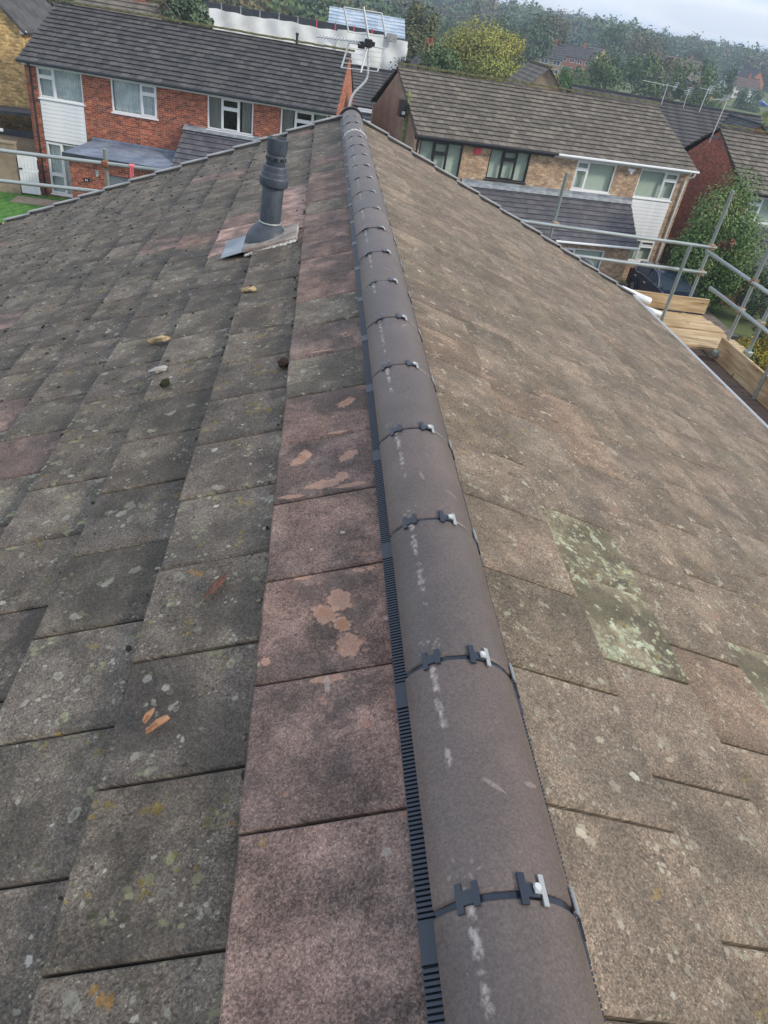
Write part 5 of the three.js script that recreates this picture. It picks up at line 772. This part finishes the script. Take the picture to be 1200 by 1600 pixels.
// ---------------------------------------------------------------- buildings beyond
function farHouse(o) {   // w along x, d along z, gable = ridge along z
  const h = thing('far_house', o.label, 'house', [o.x, o.base, o.z], o.turn ?? 0, 'houses in the distance'), w = o.w / 2, d = o.d / 2, e = o.eave, r = o.ridge, wall = o.wall ?? M.darkBrick;
  const sh = o.gable ? new THREE.Shape([[-w, -.5], [w, -.5], [w, e], [0, r], [-w, e]].map(a => new THREE.Vector2(...a))) : new THREE.Shape([[-d, -.5], [d, -.5], [d, e], [0, r], [-d, e]].map(a => new THREE.Vector2(...a)));
  const L = o.gable ? o.d : o.w, g = new THREE.ExtrudeGeometry(sh, { depth: L, bevelEnabled: false }).translate(0, 0, -L / 2); if (!o.gable) g.rotateY(Math.PI / 2); mesh('wall', metric(g), wall, h);
  const half = o.gable ? w : d, a = Math.atan2(r - e, half), len = Math.hypot(r - e, half) + .35, roofs = [];
  for (const q of [-1, 1]) { const n = o.courses ?? 9, cs = []; for (let i = 0; i < n; i++) { const s0 = len * i / n, s1 = len * (i + 1) / n; cs.push(metric(new THREE.BoxGeometry(s1 - s0 + .05, .05, L + .5)).rotateZ(-.0).translate((s0 + s1) / 2, .03 - i * 0, 0).applyMatrix4(new THREE.Matrix4().makeTranslation(0, 0, 0))); const b = cs[cs.length - 1]; b.translate(-(s0 + s1) / 2, 0, 0).rotateZ(.14 * (o.step ?? 1)).translate((s0 + s1) / 2, 0, 0); } const m = tint(merge(cs), [1, 1, 1]); m.applyMatrix4(new THREE.Matrix4().makeRotationZ(-a)); if (q < 0) m.rotateY(Math.PI); if (!o.gable) m.rotateY(Math.PI / 2); m.translate(0, r + .02, 0); roofs.push(m); }
  const rf = mesh('roof', roofs, o.roof ?? M.roofA, h); mesh('ridge', o.gable ? bx(-.14, .14, r + .02, r + .16, -L / 2 - .25, L / 2 + .25) : bx(-L / 2 - .25, L / 2 + .25, r + .02, r + .16, -.14, .14), o.ridgeMat ?? (o.roof === M.roofB ? M.moss : M.feltDark), rf);
  if (o.chimney) { const cx = o.gable ? 0 : o.chimney, cz = o.gable ? o.chimney : 0; mesh('chimney', [bx(cx - .4, cx + .4, r - .5, r + 1.0, cz - .3, cz + .3), rod([cx - .18, r + 1, cz], [cx - .18, r + 1.35, cz], .11), rod([cx + .18, r + 1, cz], [cx + .18, r + 1.35, cz], .11)], M.redBrick, rf); }
  const zf = d, nw = o.windows ?? 3; for (const yy of o.gable ? [e * .3, e * .78] : [e * .3, e * .78]) for (let i = 0; i < nw; i++) { const cx = -w + o.w * (i + .5) / nw, ww = Math.min(.9, o.w / nw * .32); const f = mesh('window', [bx(cx - ww, cx + ww, yy - .5, yy - .42, zf, zf + .05), bx(cx - ww, cx + ww, yy + .42, yy + .5, zf, zf + .05), bx(cx - ww, cx - ww + .08, yy - .42, yy + .42, zf, zf + .05), bx(cx + ww - .08, cx + ww, yy - .42, yy + .42, zf, zf + .05), bx(cx - .04, cx + .04, yy - .42, yy + .42, zf, zf + .05)], M.white, h); mesh('pane', bx(cx - ww + .08, cx + ww - .08, yy - .42, yy + .42, zf + .004, zf + .02), M.carGlass, f); }
  return h;
}
const B = (x, z) => terrain(x, z);
// house in the gap, with a low flat extension
{
  const h = farHouse({ label: 'dark roofed house in the gap between the two brick pairs', x: 3.2, base: -7.9, z: -54, w: 7.6, d: 7.6, eave: 3.75, ridge: 5.4, wall: M.yellowBrick, courses: 12, windows: 3 });
  mesh('extension', [bx(-2.8, 1.7, 0, 3.3, 3.85, 7.2)], M.yellowBrick, h); const fr = mesh('flat_roof', [rbx(-2.95, 1.85, 3.3, 3.46, 3.82, 7.45, .03)], M.feltDark, h); mesh('fascia', bx(-2.96, 1.86, 3.16, 3.34, 7.46, 7.52), M.white, fr);
  for (const z of [4.7, 5.7]) { const k = mesh('rooflight', [rbx(-1.3, .15, 3.46, 3.60, z, z + .62, .03)], M.feltDark, fr); } for (const z of [4.7, 5.7]) mesh('rooflight_glass', rbx(-1.24, .09, 3.60, 3.66, z + .05, z + .57, .02), M.lamp, fr);
  mesh('patio_door', [bx(-1.6, .9, .2, 2.9, 7.205, 7.24)], M.white, h);
}
farHouse({ label: 'brown roofed house just above the red brick roof at top left', x: -15.0, base: -7.9, z: -63, w: 5.5, d: 8, eave: 4.4, ridge: 6.75, wall: M.darkBrick, roof: M.roofB, gable: false, chimney: 1.2 });
farHouse({ label: 'pale gabled roof right of the brown roofed house at top left', x: -11.9, base: -7.9, z: -66, w: 5, d: 8, eave: 4.4, ridge: 6.9, wall: M.stone, roof: M.roofB, gable: true });
farHouse({ label: 'small red brick gable end peeping out left of the yellow green tree', x: 9.3, base: -8, z: -80, w: 2.6, d: 6, eave: 4.2, ridge: 5.9, wall: M.redBrick, gable: true, windows: 1, chimney: 2.6 });
farHouse({ label: 'tan gable end right behind the broad yellow green tree', x: 16.6, base: -8, z: -64, w: 4.4, d: 6, eave: 4.9, ridge: 7.0, wall: M.stone, roof: M.roofB, gable: true, windows: 1 });
farHouse({ label: 'long dark roofed terrace behind the buff brick pair', x: 25.2, base: -8.2, z: -58, w: 14.5, d: 8.4, eave: 4.2, ridge: 6.45, wall: M.redBrick, courses: 12, turn: -.02, windows: 6 });
farHouse({ label: 'red brick gable end at the right behind the dark brick house', x: 30.2, base: -8.2, z: -56.5, w: 3.6, d: 7, eave: 5.2, ridge: 6.25, wall: M.redBrick, gable: true, windows: 1 });
farHouse({ label: 'grey roofed house at the far right behind the red gable end', x: 36.5, base: -8.4, z: -60, w: 9, d: 8, eave: 4.0, ridge: 5.9, wall: M.redBrick, roof: M.roofA });
const far = [['tan gable below the wooded hill near the thin poplar', 34.4, -220, 5.5, 7, true, M.stone, 3.6, 6.6, M.roofB, 1], ['dark roofed hillside house with pale walls and a chimney', 53.5, -203, 9, 8, false, M.stone, 3.9, 6.4, M.roofA, 3], ['yellow gabled hillside house with brown roof', 76, -232, 6, 10, true, M.yellowBrick, 4.2, 7.2, M.roofB, 1], ['brown roofed house joined left of the yellow gable', 69.5, -230, 9, 8, false, M.redBrick, 4.2, 6.6, M.roofA, 4], ['small red brick house under the skyline trees', 100, -252, 5, 8, true, M.redBrick, 4.2, 7.6, M.roofA, 1], ['white walled far house with brown roof at the right', 137, -262, 11, 8, false, M.whiteBoard, 3.4, 6.0, M.plankDark, 4], ['pink brick gable at the right edge far away', 152, -285, 6, 9, true, M.orangeAndSunlitBrick, 5, 8.2, M.roofA, 1], ['dark roofed house above the white walled far house', 128, -290, 12, 8, false, M.stone, 5.2, 7.9, M.plankDark, 4], ['white rendered house among trees above the far lawn', 112, -280, 8, 8, false, M.whiteBoard, 4.8, 7.4, M.roofA, 3], ['low pale roofed garage block by the far lawn', 94, -205, 12, 6, false, M.stone, 2.2, 3.4, M.plankDark, 3], ['red roofed house half hidden above the dark hillside roof', 60, -235, 8, 8, false, M.redBrick, 4.8, 7.6, M.plankDark, 3]];
for (const [label, x, z, w, d, gable, wall, eave, ridge, roof, win] of far) farHouse({ label, x, base: B(x, z), z, w, d, gable, wall, eave, ridge, roof, windows: win, courses: 6, turn: gable ? .15 : -.12, chimney: gable ? 0 : 2.2 });
// building wrapped in white sheeting
{
  const h = thing('sheeted_building', 'long building wrapped in white scaffold sheeting with a ribbed metal roof', 'building', [-2, -7.9, -74]); h.off = V(-2, -7.9, -74);
  const R = mulberry(17), fold = (x0, x1, y0, y1, z, n) => { const g = new THREE.PlaneGeometry(x1 - x0, y1 - y0, n, 14), p = g.attributes.position; for (let i = 0; i < p.count; i++) { const x = p.getX(i), y = p.getY(i); p.setZ(i, .09 * Math.sin(x * 1.3 + Math.sin(y * 1.3) * 1.2) + .07 * Math.sin(x * 3.3 + y * 1.9) + .05 * Math.sin(y * 7 + x * 3)); p.setY(i, y + (y > 0 ? .05 * Math.sin(x * 1.1) + .03 * Math.sin(x * 4.1) : 0)); } g.translate((x0 + x1) / 2, (y0 + y1) / 2, z); g.computeVertexNormals(); return metric(g); };
  mesh('core', [bx(-10.4, 6.3, -7.9, -2.2, -79, -70.6)], M.stone, h);
  mesh('sheeting', fold(-10.7, .6, -7.9, -1.16, -70, 60), M.sheet, h); mesh('sheeting', fold(.6, 4.45, -7.9, -1.0, -69.6, 26), M.sheet, h); mesh('sheeting', fold(4.4, 6.6, -7.9, -1.15, -70.4, 16), M.sheet, h);
  mesh('sheeting', fold(-8, 0, -7.9, -1.6, 0, 30).rotateY(Math.PI / 2).translate(6.6, 0, -70.6 - 8 + 4 - 4), M.sheet, h);
  mesh('parapet', [bx(-10.7, 4.6, -1.75, -.74, -70.9, -70.7)], M.feltDark, h); for (let i = 0; i < 9; i++) { const x = -8.9 + i * 1.55; mesh('post', rod([x, -1.9, -70.3], [x, -.66, -70.3], .05), i > 4 ? M.pink : M.galv, h); }
  const rf = mesh('metal_roof', [metric(new THREE.BoxGeometry(6.6, .08, 3.2)).rotateX(.42).translate(3.1, -.35, -72.6)], M.tin, h); for (let i = 0; i < 6; i++) mesh('rib', metric(new THREE.BoxGeometry(6.6, .10, .10)).translate(0, .06, -1.4 + i * .56).rotateX(.42).translate(3.1, -.35, -72.6), M.tin, rf);
  mesh('hatch', rbx(4.75, 5.6, -1.35, -.75, -70.3, -69.9, .03), M.verge, h);
}
aerial([24.6, -1.55, -57.5], 1.0, 'left television aerial of three on the long dark roof', { len: 2.6 }); aerial([26.4, -1.75, -57.6], 1.05, 'middle television aerial of three on the long dark roof', { len: .8, lean: -.2, turn: .8 }); aerial([27.6, -1.85, -57.4], 1.45, 'right television aerial of three on the long dark roof', { len: 1.1, lean: .12, turn: .4 });
{ const a = thing('tv_aerial', 'tall aerial with a yellow tipped boom on the dark brick gable', 'aerial', [18.3, -1.9, -35.9]); mesh('mast', rod([-.05, -.1, .0], [.05, 1.9, 0], .022), M.alu, a); mesh('boom', rod([-.75, 1.62, 0], [.1, 1.72, 0], .012), M.alu, a); mesh('bracket', rbx(-.08, .36, .1, .2, -.04, .04, .01), M.galv, a); for (let i = 0; i < 7; i++) mesh('director', rod([-.2 + i * .05, 1.5 + i * .03, -.22], [-.16 + i * .05, 1.9 - i * .01, .1], .010, 6), M.alu, a); mesh('reflector', [rod([.02, 1.5, -.2], [.28, 2.2, -.2], .012), rod([.1, 1.5, .2], [.36, 2.2, .2], .012), rod([.28, 2.2, -.2], [.36, 2.2, .2], .012)], M.plank, a); mesh('boom_tip', [rbx(-.80, -.72, 1.54, 1.72, -.03, .03, .01)], M.tan, a); }
// van and car parked far off
{ const v = thing('parked_van', 'small white van parked beside the far lawn', 'van', [125.2, B(125, -231) + .02, -231], .5); mesh('body', [rbx(-1, 1, .4, 1.9, -2.2, 1.2, .2), rbx(-.95, .95, .4, 1.15, 1.0, 2.2, .2)], M.white, v); mesh('windscreen', metric(new THREE.BoxGeometry(1.7, .75, .04).rotateX(-.6).translate(0, 1.5, 1.42)), M.carGlass, v); for (const q of [-1, 1]) for (const z of [-1.4, 1.4]) mesh('wheel', new THREE.CylinderGeometry(.34, .34, .2, 16).rotateZ(Math.PI / 2).translate(q * .92, .34, z), M.tyre, v); }
const blue = std({ color: rgb(40, 84, 160), roughness: .3 }); { const v = car([129.6, B(129, -231) + .02, -231], .5, 'small blue car parked beside the far white van', blue); }
// ---------------------------------------------------------------- the wooded hill: read as one mass
{
  const R = mulberry(2024), protos = [0, 1, 2, 3].map(i => crown(620, 1, 1, 1, .092, 800 + i, i === 3 ? autumn : i === 2 ? green : dark, { lumps: 18 })), spots = [[], [], [], []];
  for (let i = 0; i < 5200; i++) {
    const d = 262 + 560 * Math.pow(R(), .8), az = (-30 + 72 * R()) * Math.PI / 180, x = d * Math.tan(az), z = -d; if (d < 335 && x > 20 && x < 200) continue;
    const r = 4.2 + R() * 4.2; spots[R() < .15 ? 3 : R() < .3 ? 2 : R() < .5 ? 1 : 0].push([x, terrain(x, z) + r * .75, z, r, .8 + R() * .5]);
  }
  for (let i = 0; i < 260; i++) { const x = -70 + 86 * R(), z = -110 - 140 * R(); if (x > 10 && z > -170) continue; const r = 3.2 + R() * 2.6; spots[Math.floor(R() * 4)].push([x, terrain(x, z) + r * .8, z, r, .9 + R() * .4]); }
  protos.forEach((g, k) => { const L = spots[k], im = new THREE.InstancedMesh(g, M.leaf, L.length), m = new THREE.Matrix4(), q = new THREE.Quaternion(); L.forEach(([x, y, z, r, h], i) => { q.setFromEuler(new THREE.Euler(0, R() * 6.28, 0)); m.compose(V(x, y, z), q, V(r, r * h, r)); im.setMatrixAt(i, m); }); im.name = numbered('woodland'); im.userData = { kind: 'stuff', label: ['dark mass of woodland on the distant hill', 'second dark mass of woodland on the distant hill', 'green trees in the distant woodland', 'autumn brown trees in the distant woodland'][k], category: 'woodland' }; im.castShadow = im.receiveShadow = true; scene.add(im); });
}
renderer.render(scene, camera);
